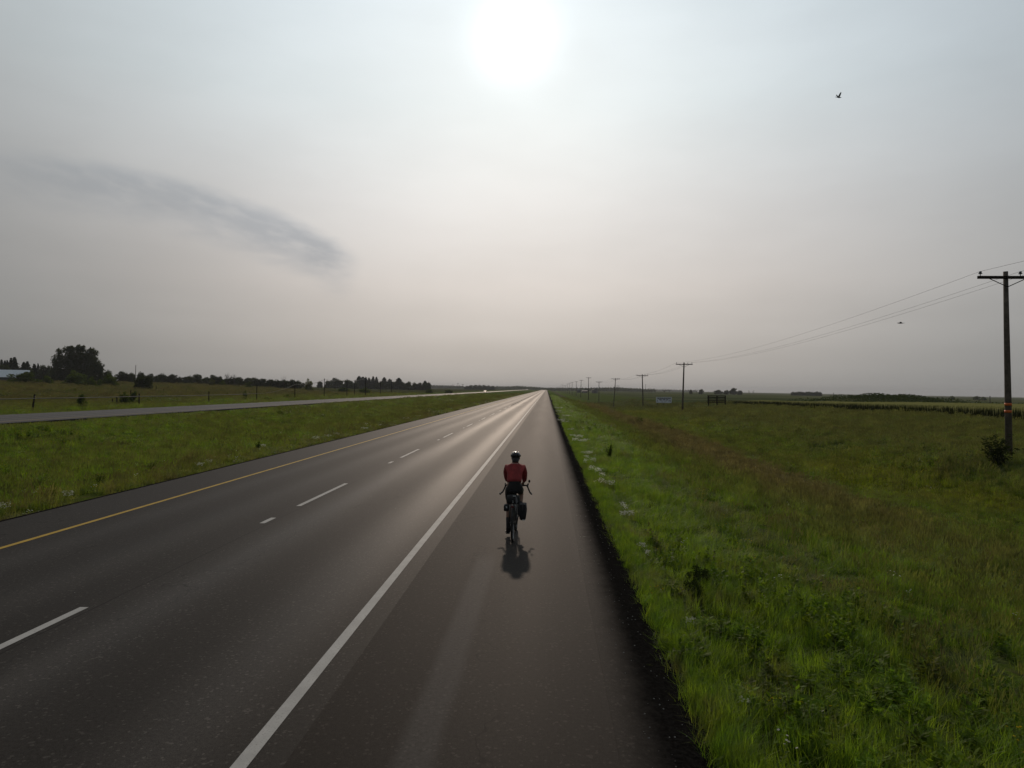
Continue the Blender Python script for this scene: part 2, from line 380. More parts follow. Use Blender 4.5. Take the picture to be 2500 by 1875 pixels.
    if kind == 'edge':
        # the pavement rolls off into loose, tar-black crumbs
        rg = b.math('MULTIPLY', b.math('SUBTRACT', b.noise(b.comb(x, y, 0.0), 3.0, 5, 0.75), 0.5), 0.22)
        k = b.maprange(b.math('ADD', b.math('ABSOLUTE', b.math('ADD', x, 5.2)), rg), 5.80, 6.28)
        dk = b.n('ShaderNodeBsdfDiffuse'); b.put(dk.inputs[0], b.mix(b.maprange(med, .35, .7), (.006, .0055, .005), (.016, .015, .014)))
        bn2 = b.n('ShaderNodeBump'); bn2.inputs['Strength'].default_value = 1.0; bn2.inputs['Distance'].default_value = 0.03
        b.put(bn2.inputs['Height'], med); b.put(dk.inputs['Normal'], bn2.outputs[0])
        ms = b.n('ShaderNodeMixShader'); b.put(ms.inputs[0], k); m.node_tree.links.new(p.outputs[0], ms.inputs[1]); m.node_tree.links.new(dk.outputs[0], ms.inputs[2])
        m.node_tree.links.new(ms.outputs[0], out.inputs[0]); return m
    m.node_tree.links.new(p.outputs[0], out.inputs[0]); return m
def paint_mat(name, col, wear=0.6, rough=0.6):
    m, b, out = mat(name)
    geo = b.n('ShaderNodeNewGeometry'); P = geo.outputs['Position']
    n = b.noise(P, 60, 5, 0.8); n2 = b.noise(P, 2.5, 4, 0.6)
    w = b.math('MULTIPLY', b.maprange(n, 0.52, 0.7), b.maprange(n2, 0.3, 0.7, wear * 0.5, wear * 1.6, False))
    c = b.mix(w, b.mix(b.maprange(n2, 0.3, 0.7), tuple(q * 0.8 for q in col), col), (0.07, 0.066, 0.06))
    p = b.n('ShaderNodeBsdfPrincipled'); b.put(p.inputs['Base Color'], c); p.inputs['Roughness'].default_value = rough; p.inputs['IOR'].default_value = 1.12
    m.node_tree.links.new(p.outputs[0], out.inputs[0]); return m

M_ground = meadow_mat('meadow_ground', ground=True)
M_grass = meadow_mat('grass_blade', 0.6, 1.1)
M_seed = meadow_mat('seeding_grass', 0.4, 1.0, (0.19, 0.155, 0.115), 0.38)
M_weed = meadow_mat('broad_weed', 0.5, 0.9, spec=0.03)
M_lane = asphalt_mat('lane_asphalt', [(-3.05, 0.50, 0.9), (-5.05, 0.5, 1.0), (-7.1, 0.5, 0.45), (-8.7, 0.45, 0.45)])
M_should = asphalt_mat('shoulder_asphalt', [(-0.4, 0.7, 0.25)], (0.026, 0.0225, 0.0195), 0.66, 'shoulder')
M_edge = asphalt_mat('crumbling_asphalt_edge', [(-0.4, 0.7, 0.25)], (0.026, 0.0225, 0.0195), 0.66, 'edge')
M_tar = simple('loose_dark_edge', (0.012, 0.011, 0.0105), 1.0, var=0.35, scale=6, spec=0.0, bump=1.0)
M_white = paint_mat('white_road_paint', (0.40, 0.40, 0.385))
M_yellow = paint_mat('yellow_road_paint', (0.42, 0.28, 0.05))
M_pole = simple('weathered_pole_wood', (0.10, 0.085, 0.07), 0.9, var=0.3, scale=4, spec=0.2, bump=0.5)
M_darkwood = simple('dark_creosote_wood', (0.020, 0.016, 0.013), 1.0, var=0.3, scale=5, spec=0.0)
M_metal = simple('dull_metal', (0.30, 0.30, 0.30), 0.4, 0.9)
M_ceram = simple('insulator_glaze', (0.12, 0.13, 0.15), 0.25)
M_wire = simple('weathered_wire', (0.03, 0.03, 0.032), 0.8, spec=.1)
M_orange = simple('orange_marker_band', (0.62, 0.13, 0.02), 0.6)
M_bark = simple('bark', (0.06, 0.05, 0.04), 0.95, var=0.3, spec=0.1)
M_leafA = leaf_mat('dark_leaves', (0.024, 0.036, 0.012), (0.05, 0.066, 0.02), 0.22)
M_leafB = leaf_mat('shrub_leaves', (0.034, 0.056, 0.014), (0.09, 0.125, 0.024), 0.45)
M_leafC = leaf_mat('yellowish_leaves', (0.06, 0.075, 0.018), (0.11, 0.12, 0.03), 0.45)
M_needle = leaf_mat('conifer_needles', (0.014, 0.024, 0.012), (0.03, 0.042, 0.02), 0.12)
M_black = simple('black_plastic', (0.012, 0.012, 0.013), 0.7, spec=.2)

# ------------------------------------------------------------------ terrain
def sst(t): t = np.clip(t, 0, 1); return t * t * (3 - 2 * t)
_P = RNG.uniform(0, 6.28, (24, 3))
def lumps(x, y, s):
    r = 0
    for i in range(8):
        a = _P[i, 0]; r = r + np.sin((x * math.cos(a) + y * math.sin(a)) * s * (0.6 + 0.25 * i) + _P[i, 1]) / (1 + 0.45 * i)
    return r / 3.2
AY = np.array([-400, 0, 37, 80, 125, 178, 230, 260, 327, 420, 800, 2000, 7000]); AZ = np.array([-.1, -.1, -.3, -.6, -1.3, -1.9, -3.7, -4.3, -3.9, -3.0, -2.2, -1.2, -0.6])
BY = np.array([-400, 0, 63, 134, 164, 205, 300, 420, 800, 2000, 7000]); BZ = np.array([.5, .5, .5, -.1, -.5, -1.4, -1.9, -1.6, -1.4, -1, -.6])
def terrain(x, y):
    x = np.asarray(x, float); y = np.asarray(y, float)
    A_ = np.interp(y, AY, AZ); B_ = np.interp(y, BY, BZ); Dt = np.minimum(-1.95, A_ - 0.5)
    E0 = -0.10
    z = np.zeros_like(x + y)
    # right side
    r1 = E0 + (Dt - E0) * sst((x - 1.2) / 11.0 * 1.0) ** 0.9
    r1 = np.where(x < 99, E0 + (Dt - E0) * (0.6 * np.clip((x - 1.35) / 14, 0, 1) + 0.4 * sst((x - 1.35) / 14)), r1)
    r2 = Dt + (A_ - Dt) * sst((x - 17.2) / 6.3)
    r3 = A_ + (B_ - A_) * sst((x - 25) / 16.0)
    zr = np.where(x < 15.35, r1, np.where(x < 23.5, np.where(x < 17.2, Dt, r2), r3))
    zr = zr + np.where(x > 150, -(x - 150) * 0.0072, 0)
    zr = zr + 2.7 * np.exp(-((x - 95) / 22) ** 2 - ((y - 205) / 16) ** 2)
    zr = zr + (lumps(x, y, 0.9) * 0.07 + lumps(x, y, 0.35) * 0.13 + lumps(x, y, 0.14) * 0.16) * sst((x - 1.6) / 4.0)
    # median
    md = -11.3 - x
    zm = -0.09 - 0.85 * np.sin(np.pi * np.clip(md / 27.6, 0, 1)) ** 1.3 + lumps(x, y, 0.8) * 0.05 * sst(md / 4) * sst((27.6 - md) / 4)
    # beyond the other carriageway
    xl = -x
    amp = np.interp(y, [-400, 350, 600, 1200, 3000, 7000], [3.5, 3.5, 1.5, .6, .2, 0])
    zl = -0.10 - 0.9 * sst((xl - 50.2) / 6.0) + 0.6 * sst((xl - 57) / 5.0) + amp * sst((xl - 63) / 125.0) + (lumps(x, y, 0.35) * 0.16 + lumps(x, y, 0.08) * 0.25) * sst((xl - 52) / 14)
    under = -0.12
    z = np.where(x > 1.3, zr, np.where(x > -11.3, under, np.where(x > -38.9, zm, np.where(x > -50.2, under, zl))))
    return z
def tz(x, y): return float(terrain(np.array([x]), np.array([y]))[0])
def axis(segs):
    out = []
    for a, b, n in segs: out += list(np.linspace(a, b, n, endpoint=False))
    return out
xs = sorted(set([round(v, 4) for v in
    list(-np.geomspace(6500, 130, 34)) + axis([(-130, -50.2, 60), (-50.2, -38.9, 3), (-38.9, -11.3, 46), (-11.3, 1.3, 4), (1.3, 30, 84), (30, 130, 90)]) + list(np.geomspace(130, 6500, 38))]))
ys = sorted(set([round(v, 4) for v in list(-np.geomspace(5000, 60, 12)) + axis([(-60, 0, 14), (0, 60, 120), (60, 160, 110)]) + list(np.geomspace(160, 6500, 130))]))
XX, YY = np.meshgrid(np.array(xs), np.array(ys)); ZZ = terrain(XX, YY)
nx, ny = len(xs), len(ys)
ii = (np.arange(ny - 1)[:, None] * nx + np.arange(nx - 1)[None, :]).ravel()
me = np_mesh('ground', np.stack([XX.ravel(), YY.ravel(), ZZ.ravel()], 1), np.stack([ii, ii + 1, ii + nx + 1, ii + nx], 1), M_ground, True)
tag(link(bpy.data.objects.new('ground', me)), kind='structure')

# ------------------------------------------------------------------ roads
def strip(name, x0, x1, z, m, y0=-120, y1=6400, kind='structure', parent=None, edge=0.0, n=None, z1=None):
    Y = np.concatenate([np.linspace(y0, 120, n or 40), np.geomspace(125, y1, 30)]) if y1 > 200 else np.linspace(y0, y1, 3)
    V = []; Fc = []
    for i, yy in enumerate(Y):
        V += [(x0, yy, z), (x1, yy, z if z1 is None else z1)]
        if i: a = 2 * i; Fc.append((a - 2, a - 1, a + 1, a))
    o = bpy.data.objects.new(name, np_mesh(name, V, Fc, m)); link(o, parent)
    if kind: o['kind'] = kind
    return o
strip('road', -11.35, -1.98 - 0.0, 0.0, M_lane)
strip('road_shoulder', -1.98, 0.60, 0.0, M_should)
# sloping dark edge with a ragged outer line
def ragged(name, xin, xout, zin, zout, m, amp, step=0.12, y0=-30, y1=170):
    Y = np.arange(y0, y1, step); V = []; Fc = []
    o1 = np.cumsum(RNG.normal(0, 1, len(Y))); o1 = o1 - np.convolve(o1, np.ones(60) / 60, 'same'); o1 = np.clip(o1 / 4, -1, 1) * amp
    for i, yy in enumerate(Y):
        V += [(xin, yy, zin), (0.5 * xin + 0.5 * (xout), yy, zin * 0.75 + zout * 0.25), (xout + o1[i], yy, zout)]
        if i: a = 3 * i; Fc += [(a - 3, a - 2, a + 1, a), (a - 2, a - 1, a + 2, a + 1)]
    V += [(xin, y1, zin), (0.5 * xin + 0.5 * xout, y1, zin * 0.75 + zout * 0.25), (xout, y1, zout), (xin, 6400, zin), (0.5 * xin + 0.5 * xout, 6400, zin * 0.75 + zout * 0.25), (xout, 6400, zout)]
    a = len(V) - 3; b_ = len(V) - 6
    for q in (b_, a): Fc += [(q - 3, q - 2, q + 1, q), (q - 2, q - 1, q + 2, q + 1)]
    o = bpy.data.objects.new(name, np_mesh(name, V, Fc, m)); o['kind'] = 'structure'; return link(o)
ragged('road_edge', 0.601, 1.47, -0.0005, -0.10, M_edge, 0.07)
ragged('road_edge', -11.351, -11.75, -0.001, -0.085, M_tar, 0.06)
strip('far_road', -49.9, -39.2, -0.02, asphalt_mat('far_road_asphalt', [(-41.5, 0.5, .7), (-43.5, .5, .7), (-45.8, .5, .6), (-47.6, .5, .6)], (0.078, 0.074, 0.07), 0.6))
ragged('far_road_edge', -39.199, -38.7, -0.021, -0.10, M_tar, 0.08, 0.4)
# cross road far ahead where the highway meets the skyline
# painted lines
strip('edge_line', -2.37, -2.245, 0.004, M_white)
strip('yellow_line', -9.60, -9.485, 0.004, M_yellow)
for k in range(-3, 40):
    y0 = 4.85 + 12.05 * k
    strip('lane_dash', -6.02, -5.905, 0.004, M_white, y0, y0 + 4.1)
    strip('lane_tick', -6.02, -5.905, 0.004, M_white, y0 + 9.85, y0 + 10.5)
strip('far_edge_line', -41.0, -40.88, -0.016, M_yellow)
strip('far_edge_line', -48.6, -48.48, -0.016, M_white)

# ------------------------------------------------------------------ grass and flowers (stuff, instanced by geometry nodes)
SRC = bpy.data.collections.new('plant_sources')
def blade(V, Fc, x, y, h, w, lean, az, seg=3):
    ca, sa = math.cos(az), math.sin(az); px, py = -sa, ca; b = len(V)
    for i in range(seg + 1):
        t = i / seg; d = lean * t * t; ww = w * (1 - t) ** 0.8 if i < seg else 0
        z = h * (t - 0.25 * (lean / max(h, .01)) * t * t)
        cx, cy = x + ca * d, y + sa * d
        if i < seg: V += [(cx - px * ww, cy - py * ww, z), (cx + px * ww, cy + py * ww, z)]
        else: V += [(cx, cy, z)]
    for i in range(seg - 1): a = b + 2 * i; Fc.append((a, a + 1, a + 3, a + 2))
    a = b + 2 * (seg - 1); Fc.append((a, a + 1, a + 2))
def grass_src(name, m, n, rad_, h, w, lean, m2=None, heads=0):
    mb = MB(); wind = random.uniform(0, 6.28)
    for i in range(n):
        r = rad_ * math.sqrt(random.random()); a = random.uniform(0, 6.28)
        az = wind * 0 + random.gauss(0.4, 0.9) if random.random() < 0.6 else random.uniform(0, 6.28)
        blade(mb.v, mb.f, r * math.cos(a), r * math.sin(a), h * random.uniform(0.5, 1.1), w * random.uniform(.7, 1.3), lean * h * random.uniform(.2, 1.2), az)
    nf = len(mb.f)
    for i in range(heads):
        r = rad_ * math.sqrt(random.random()); a = random.uniform(0, 6.28); x, y = r * math.cos(a), r * math.sin(a); hh = h * random.uniform(1.05, 1.55)
        lx, ly = random.gauss(.05, .05), random.gauss(0, .05)
        mb.add([(x - .002, y, 0), (x + .002, y, 0), (x + lx + .0015, y + ly, hh), (x + lx - .0015, y + ly, hh)], [(0, 1, 2, 3)])
        for q in (0, 1.57):
            wx, wy = .011 * math.cos(q), .011 * math.sin(q)
            mb.add([(x + lx, y + ly, hh * .78), (x + lx * 1.1 + wx, y + ly * 1.1 + wy, hh * .9), (x + lx * 1.3, y + ly * 1.3, hh * 1.06), (x + lx * 1.1 - wx, y + ly * 1.1 - wy, hh * .9)], [(0, 1, 2, 3)])
    me = mb.mesh(name, m)
    if m2:
        me.materials.append(m2); idx = [0] * nf + [1] * (len(mb.f) - nf); me.polygons.foreach_set('material_index', idx)
    o = bpy.data.objects.new(name, me); SRC_OBJ.append(o); return o
def leafy_src(name, m, n, rad_, h, ls, top=None, ntop=0, tops=0.03):
    mb = MB(); stems = max(3, n // 12)
    st = [(random.gauss(0, rad_ * .35), random.gauss(0, rad_ * .35), h * random.uniform(.6, 1.05), random.gauss(0, rad_ * .3), random.gauss(0, rad_ * .3)) for _ in range(stems)]
    for (x, y, hh, lx, ly) in st:
        mb.add([(x - .004, y, 0), (x + .004, y, 0), (x + lx + .003, y + ly, hh), (x + lx - .003, y + ly, hh)], [(0, 1, 2, 3)])
    for i in range(n):
        x, y, hh, lx, ly = random.choice(st); t = random.uniform(.1, 1); a = random.uniform(0, 6.28); l = ls * random.uniform(.6, 1.3) * (1.25 - .7 * t)
        c = Vector((x + lx * t, y + ly * t, hh * t)); d = Vector((math.cos(a), math.sin(a), random.uniform(-.1, .8))).normalized()
        s = Vector((-math.sin(a), math.cos(a), random.uniform(-.3, .3))) * l * .28
        mb.add([c, c + d * l * .5 + s, c + d * l, c + d * l * .5 - s], [(0, 1, 2, 3)])
    nf = len(mb.f)
    for i in range(ntop):
        x, y, hh, lx, ly = random.choice(st); c = Vector((x + lx + random.gauss(0, rad_ * .25), y + ly + random.gauss(0, rad_ * .25), hh * random.uniform(.85, 1.12)))
        for q in range(2):
            a = random.uniform(0, 3.14); u = Vector((math.cos(a), math.sin(a), random.uniform(-.3, .3))) * tops; v = Vector((-math.sin(a), math.cos(a), random.uniform(-.3, .5))) * tops
            mb.add([c - u, c + v, c + u, c - v], [(0, 1, 2, 3)])
    me = mb.mesh(name, m)
    if top: me.materials.append(top); me.polygons.foreach_set('material_index', [0] * nf + [1] * (len(mb.f) - nf))
    return me
SRC_OBJ = []
M_yflower = leaf_mat('yellow_petals', (0.55, 0.38, 0.02), (0.65, 0.5, 0.03), 0.45)
M_wflower = leaf_mat('white_petals', (0.70, 0.70, 0.62), (0.85, 0.85, 0.78), 0.5)
for i in range(3): grass_src('a_lush_grass', M_grass, 62, 0.20, 0.31, 0.0042, 0.75)
for i in range(3): grass_src('b_seed_grass', M_grass, 42, 0.20, 0.31, 0.0038, 0.45, M_seed, 16)
for i in range(2):
    o = bpy.data.objects.new('c_weed', leafy_src('weed', M_weed, 60, 0.2, 0.34, 0.12)); SRC_OBJ.append(o)
o = bpy.data.objects.new('d_yellow_flower', leafy_src('yellow', M_grass, 40, 0.22, 0.38, 0.06, M_yflower, 5, 0.014)); SRC_OBJ.append(o)
o = bpy.data.objects.new('d_white_flower', leafy_src('whitef', M_grass, 40, 0.22, 0.36, 0.06, M_wflower, 6, 0.016)); SRC_OBJ.append(o)
for i, o in enumerate(SRC_OBJ): o.name = '%02d_%s' % (i, o.name); SRC.objects.link(o)

def scatter_tree():
    gt = bpy.data.node_groups.new('scatter', 'GeometryNodeTree')
    gt.interface.new_socket('Geometry', in_out='INPUT', socket_type='NodeSocketGeometry')
    gt.interface.new_socket('Geometry', in_out='OUTPUT', socket_type='NodeSocketGeometry')
    b = NB(gt); gi = b.n('NodeGroupInput'); go = b.n('NodeGroupOutput')
    ci = b.n('GeometryNodeCollectionInfo'); ci.inputs['Collection'].default_value = SRC
    ci.inputs['Separate Children'].default_value = True; ci.inputs['Reset Children'].default_value = True
    ip = b.n('GeometryNodeInstanceOnPoints')
    def attr(nm, t):
        a = b.n('GeometryNodeInputNamedAttribute', data_type=t); a.inputs['Name'].default_value = nm; return a.outputs[0]
    e2r = b.n('FunctionNodeEulerToRotation'); gt.links.new(attr('rot', 'FLOAT_VECTOR'), e2r.inputs[0])
    gt.links.new(gi.outputs[0], ip.inputs['Points']); gt.links.new(ci.outputs[0], ip.inputs['Instance'])
    ip.inputs['Pick Instance'].default_value = True
    gt.links.new(attr('idx', 'INT'), ip.inputs['Instance Index'])
    gt.links.new(e2r.outputs[0], ip.inputs['Rotation']); gt.links.new(attr('scl', 'FLOAT_VECTOR'), ip.inputs['Scale'])
    gt.links.new(ip.outputs[0], go.inputs[0]); return gt
SCAT = scatter_tree()
def scatter(name, x, y, z, scl, idx, label, lean=0.12):
    n = len(x); me = bpy.data.meshes.new(name); me.vertices.add(n)
    me.vertices.foreach_set('co', np.stack([x, y, z], 1).astype(np.float32).ravel())
    rot = np.stack([RNG.normal(0, lean, n), RNG.normal(0, lean, n), RNG.uniform(-0.9, 0.9, n) + (RNG.random(n) < .3) * RNG.uniform(0, 6.28, n)], 1).astype(np.float32)
    a = me.attributes.new('rot', 'FLOAT_VECTOR', 'POINT'); a.data.foreach_set('vector', rot.ravel())
    a = me.attributes.new('scl', 'FLOAT_VECTOR', 'POINT'); a.data.foreach_set('vector', np.asarray(scl, np.float32).ravel())
    a = me.attributes.new('idx', 'INT', 'POINT'); a.data.foreach_set('value', np.asarray(idx, np.int32))
    o = bpy.data.objects.new(name, me); link(o); md = o.modifiers.new('scatter', 'NODES'); md.node_group = SCAT
    tag(o, label, None, None, 'stuff'); o['category'] = 'grass'; return o
def zone(x0, x1, y0, y1, dens):
    n = int((x1 - x0) * (y1 - y0) * dens); return RNG.uniform(x0, x1, n), RNG.uniform(y0, y1, n)
def visible(x, y):  # keep what any nearby viewpoint could see
    return (x > -0.82 * y - 14) & (x < 0.78 * y + 10) & (y > -4)
def vnoise(x, y, s, k): return lumps(x + 31.7 * k, y - 17.3 * k, s)
def meadow(name, segs, label, pr):
    Xs, Ys, S = [], [], []
    for (x0, x1, y0, y1, d, sc) in segs:
        x, y = zone(x0, x1, y0, y1, d); k = visible(x, y); Xs.append(x[k]); Ys.append(y[k]); S.append(np.full(k.sum(), sc))
    x, y, s = map(np.concatenate, (Xs, Ys, S)); n = len(x)
    v1 = vnoise(x, y, 0.55, 1); v2 = vnoise(x, y, 1.7, 2); v3 = vnoise(x, y, 0.25, 3)
    bare = (np.abs(x - 5.4 + 0.5 * v1) < 0.4 + 0.25 * v2) & (y < 27) & (RNG.random(n) < 0.72); x, y, s, v1, v2, v3 = (q[~bare] for q in (x, y, s, v1, v2, v3)); n = len(x)
    keep = RNG.random(n) < np.clip(0.86 + 0.5 * v2 + 0.3 * v1, 0.12, 1); x, y, s, v1, v2, v3 = (q[keep] for q in (x, y, s, v1, v2, v3)); n = len(x)
    idx = pr(x, y, v1, v2, v3, n)
    hgt = np.clip(1 + 0.35 * v1 + 0.3 * v2, 0.45, 1.6) * RNG.uniform(0.75, 1.2, n)
    wd = s * RNG.uniform(0.85, 1.2, n)
    hs = np.where(s > 1, 1 + (s - 1) * 0.33, 1) * hgt
    ed = np.minimum(np.abs(x - 1.3), np.abs(x + 11.7)); hs = hs * (0.5 + 0.5 * np.clip(ed / 0.8, 0, 1))
    ef = np.minimum(np.abs(x + 38.6), np.abs(x + 50.4)); hs = hs * (0.28 + 0.72 * np.clip(ef / 5.0, 0, 1))
    return scatter(name, x, y, terrain(x, y) - 0.02, np.stack([wd, wd, hs], 1), idx, label)
def pick_right(x, y, v1, v2, v3, n):
    r = RNG.random(n); idx = RNG.integers(0, 3, n)
    seedy = (x > 4.5 + 2 * v1) & (r < np.where(x > 5.5, 0.25 + 0.4 * np.clip((y - 14) / 30, 0, 1), 0.15)); idx = np.where(seedy, RNG.integers(3, 6, n), idx)
    weed = (v3 + 0.5 * v2 > 0.5) & (RNG.random(n) < 0.22); idx = np.where(weed, RNG.integers(6, 8, n), idx)
    yf = (RNG.random(n) < np.where((v3 > 0.25) & (x > 8), 0.10, 0.012)); idx = np.where(yf, 8, idx)
    wf = RNG.random(n) < 0.004; return np.where(wf, 9, idx)
def pick_left(x, y, v1, v2, v3, n):
    r = RNG.random(n); idx = np.where(r < 0.72, RNG.integers(0, 3, n), RNG.integers(3, 6, n))
    weed = (v3 + 0.5 * v2 > 0.55) & (RNG.random(n) < 0.4); idx = np.where(weed, RNG.integers(6, 8, n), idx)
    yf = RNG.random(n) < np.where((v1 > 0.3) | (x < -36), 0.10, 0.015); idx = np.where(yf, 8, idx)
    wf = RNG.random(n) < np.where(x > -15, 0.03, 0.004); return np.where(wf, 9, idx)
meadow('meadow_grass', [(1.48, 16, 0, 14, 30, 0.85), (1.48, 30, 14, 34, 16, 1.05), (1.45, 39.8, 34, 75, 7, 1.5), (1.5, 39.5, 75, 150, 2.6, 2.4), (1.8, 39, 150, 330, 0.7, 4.0)],
       'mixed green and brown seeding grass sloping down from the right road edge', pick_right)
x_ = RNG.uniform(1.42, 1.75, 2600); y_ = RNG.uniform(1, 60, 2600) ** 1.0
scatter('verge_grass', x_, y_, terrain(x_, y_) - 0.02, np.stack([RNG.uniform(.6, 1.0, 2600)] * 2 + [RNG.uniform(.45, .95, 2600)], 1), RNG.integers(0, 3, 2600), 'fringe of grass blades leaning over the dark right road edge', 0.25)
meadow('median_grass', [(-38.6, -11.8, 4, 34, 12, 1.1), (-38.5, -11.8, 34, 80, 6, 1.6), (-38.0, -11.8, 80, 170, 2.2, 2.6), (-37.4, -12.2, 170, 360, 0.8, 4.0)],
       'green and rusty grass of the median between the two carriageways', pick_left)
meadow('field_grass', [(-95, -51.0, 40, 130, 2.4, 2.4), (-200, -52.0, 130, 330, 0.75, 4.2)], 'dull green rough grass on the bank beyond the far carriageway', pick_left)

# cereal crop standing in the field on the right
M_crop, b, out = mat('crop_ears')
geo = b.n('ShaderNodeNewGeometry'); zz = b.sep(geo.outputs['Position'])[2]
nn = b.noise(geo.outputs['Position'], 1.2, 4, 0.7)
c = b.mix(b.maprange(nn, .3, .7), (0.125, 0.130, 0.040), (0.185, 0.180, 0.068))
d = b.n('ShaderNodeBsdfDiffuse'); b.put(d.inputs[0], c); M_crop.node_tree.links.new(d.outputs[0], out.inputs[0])
M_stalk = meadow_mat('crop_stalk', 0.1, 0.5, (0.035, 0.045, 0.012), 0.85, spec=0)
mb = MB()
cx_ = np.linspace(41.5, 100, 60); cy_ = np.concatenate([np.linspace(-10, 150, 150), np.linspace(152, 186, 24)])
GX, GY = np.meshgrid(cx_, cy_)
sh = 1.1 * sst((GX - 41.5) / 0.9) * sst((186 - GY) / 8.0)
GZ = terrain(GX, GY) + sh + RNG.normal(0, 0.025, GX.shape) - 0.02
kk = (np.arange(len(cy_) - 1)[:, None] * 60 + np.arange(59)[None, :]).ravel()
co = bpy.data.objects.new('crop_field', np_mesh('crop_field', np.stack([GX.ravel(), GY.ravel(), GZ.ravel()], 1), np.stack([kk, kk + 1, kk + 61, kk + 60], 1), M_crop, True))
link(co); tag(co, 'pale ripening cereal crop in the field behind the nearest pole', 'crop', None, 'stuff')
# ragged standing edge of the crop
V = []; Fc = []
for i in range(26000):
    y = random.uniform(5, 184); x = 41.2 + abs(random.gauss(0, 1.6)) if i % 3 else 41.5 + random.uniform(0, 40)
    z0 = tz(x, y) if i % 40 == 0 or abs(y - ly_) > 3 else z0
    ly_ = y
    base = float(np.interp(y, BY, BZ)) - 0.02; h = random.uniform(.95, 1.3); a = random.uniform(0, 6.28); w = .05
    V += [(x - w * math.cos(a), y - w * math.sin(a), base), (x + w * math.cos(a), y + w * math.sin(a), base), (x + random.gauss(0, .06), y + random.gauss(0, .06), base + h)]
    Fc.append((3 * i, 3 * i + 1, 3 * i + 2))
o = bpy.data.objects.new('crop_stalks', np_mesh('crop_stalks', V, Fc, M_stalk)); link(o, co); o['kind'] = 'stuff'

# ------------------------------------------------------------------ trees and shrubs
def leaves(C, N, size, m_, name, flat=0.5):
    """one quad per centre, loosely facing N"""
    n = len(C); u = RNG.normal(0, 1, (n, 3)); u -= (u * N).sum(1, keepdims=True) * N * flat; u /= np.linalg.norm(u, axis=1, keepdims=True) + 1e-9
    v = np.cross(N + RNG.normal(0, .5, (n, 3)), u); v /= np.linalg.norm(v, axis=1, keepdims=True) + 1e-9
    s = (size * RNG.uniform(.55, 1.35, n))[:, None]; u = u * s; v = v * s * .62
    V = np.stack([C - u, C - v * .9 + u * .1, C + u, C + v], 1).reshape(-1, 3)
    return np_mesh(name, V, np.arange(4 * n).reshape(-1, 4), m_)
def blob_crown(blobs, per, size, m_, name, hollow=0.55):
    C = []; N = []
    tot = sum(r[0] * r[2] for _, r in blobs)
    for c, r in blobs:
        n = int(per * r[0] * r[2] / tot); d = RNG.normal(0, 1, (n, 3)); d /= np.linalg.norm(d, axis=1, keepdims=True)
        q = RNG.uniform(hollow ** 2, 1.0, n) ** 0.5 * (1 + RNG.normal(0, .10, n)); C.append(np.array(c) + d * np.array(r) * q[:, None]); N.append(d)
    C = np.concatenate(C); N = np.concatenate(N); C[:, 2] = np.maximum(C[:, 2], 0.03); return leaves(C, N, size, m_, name)
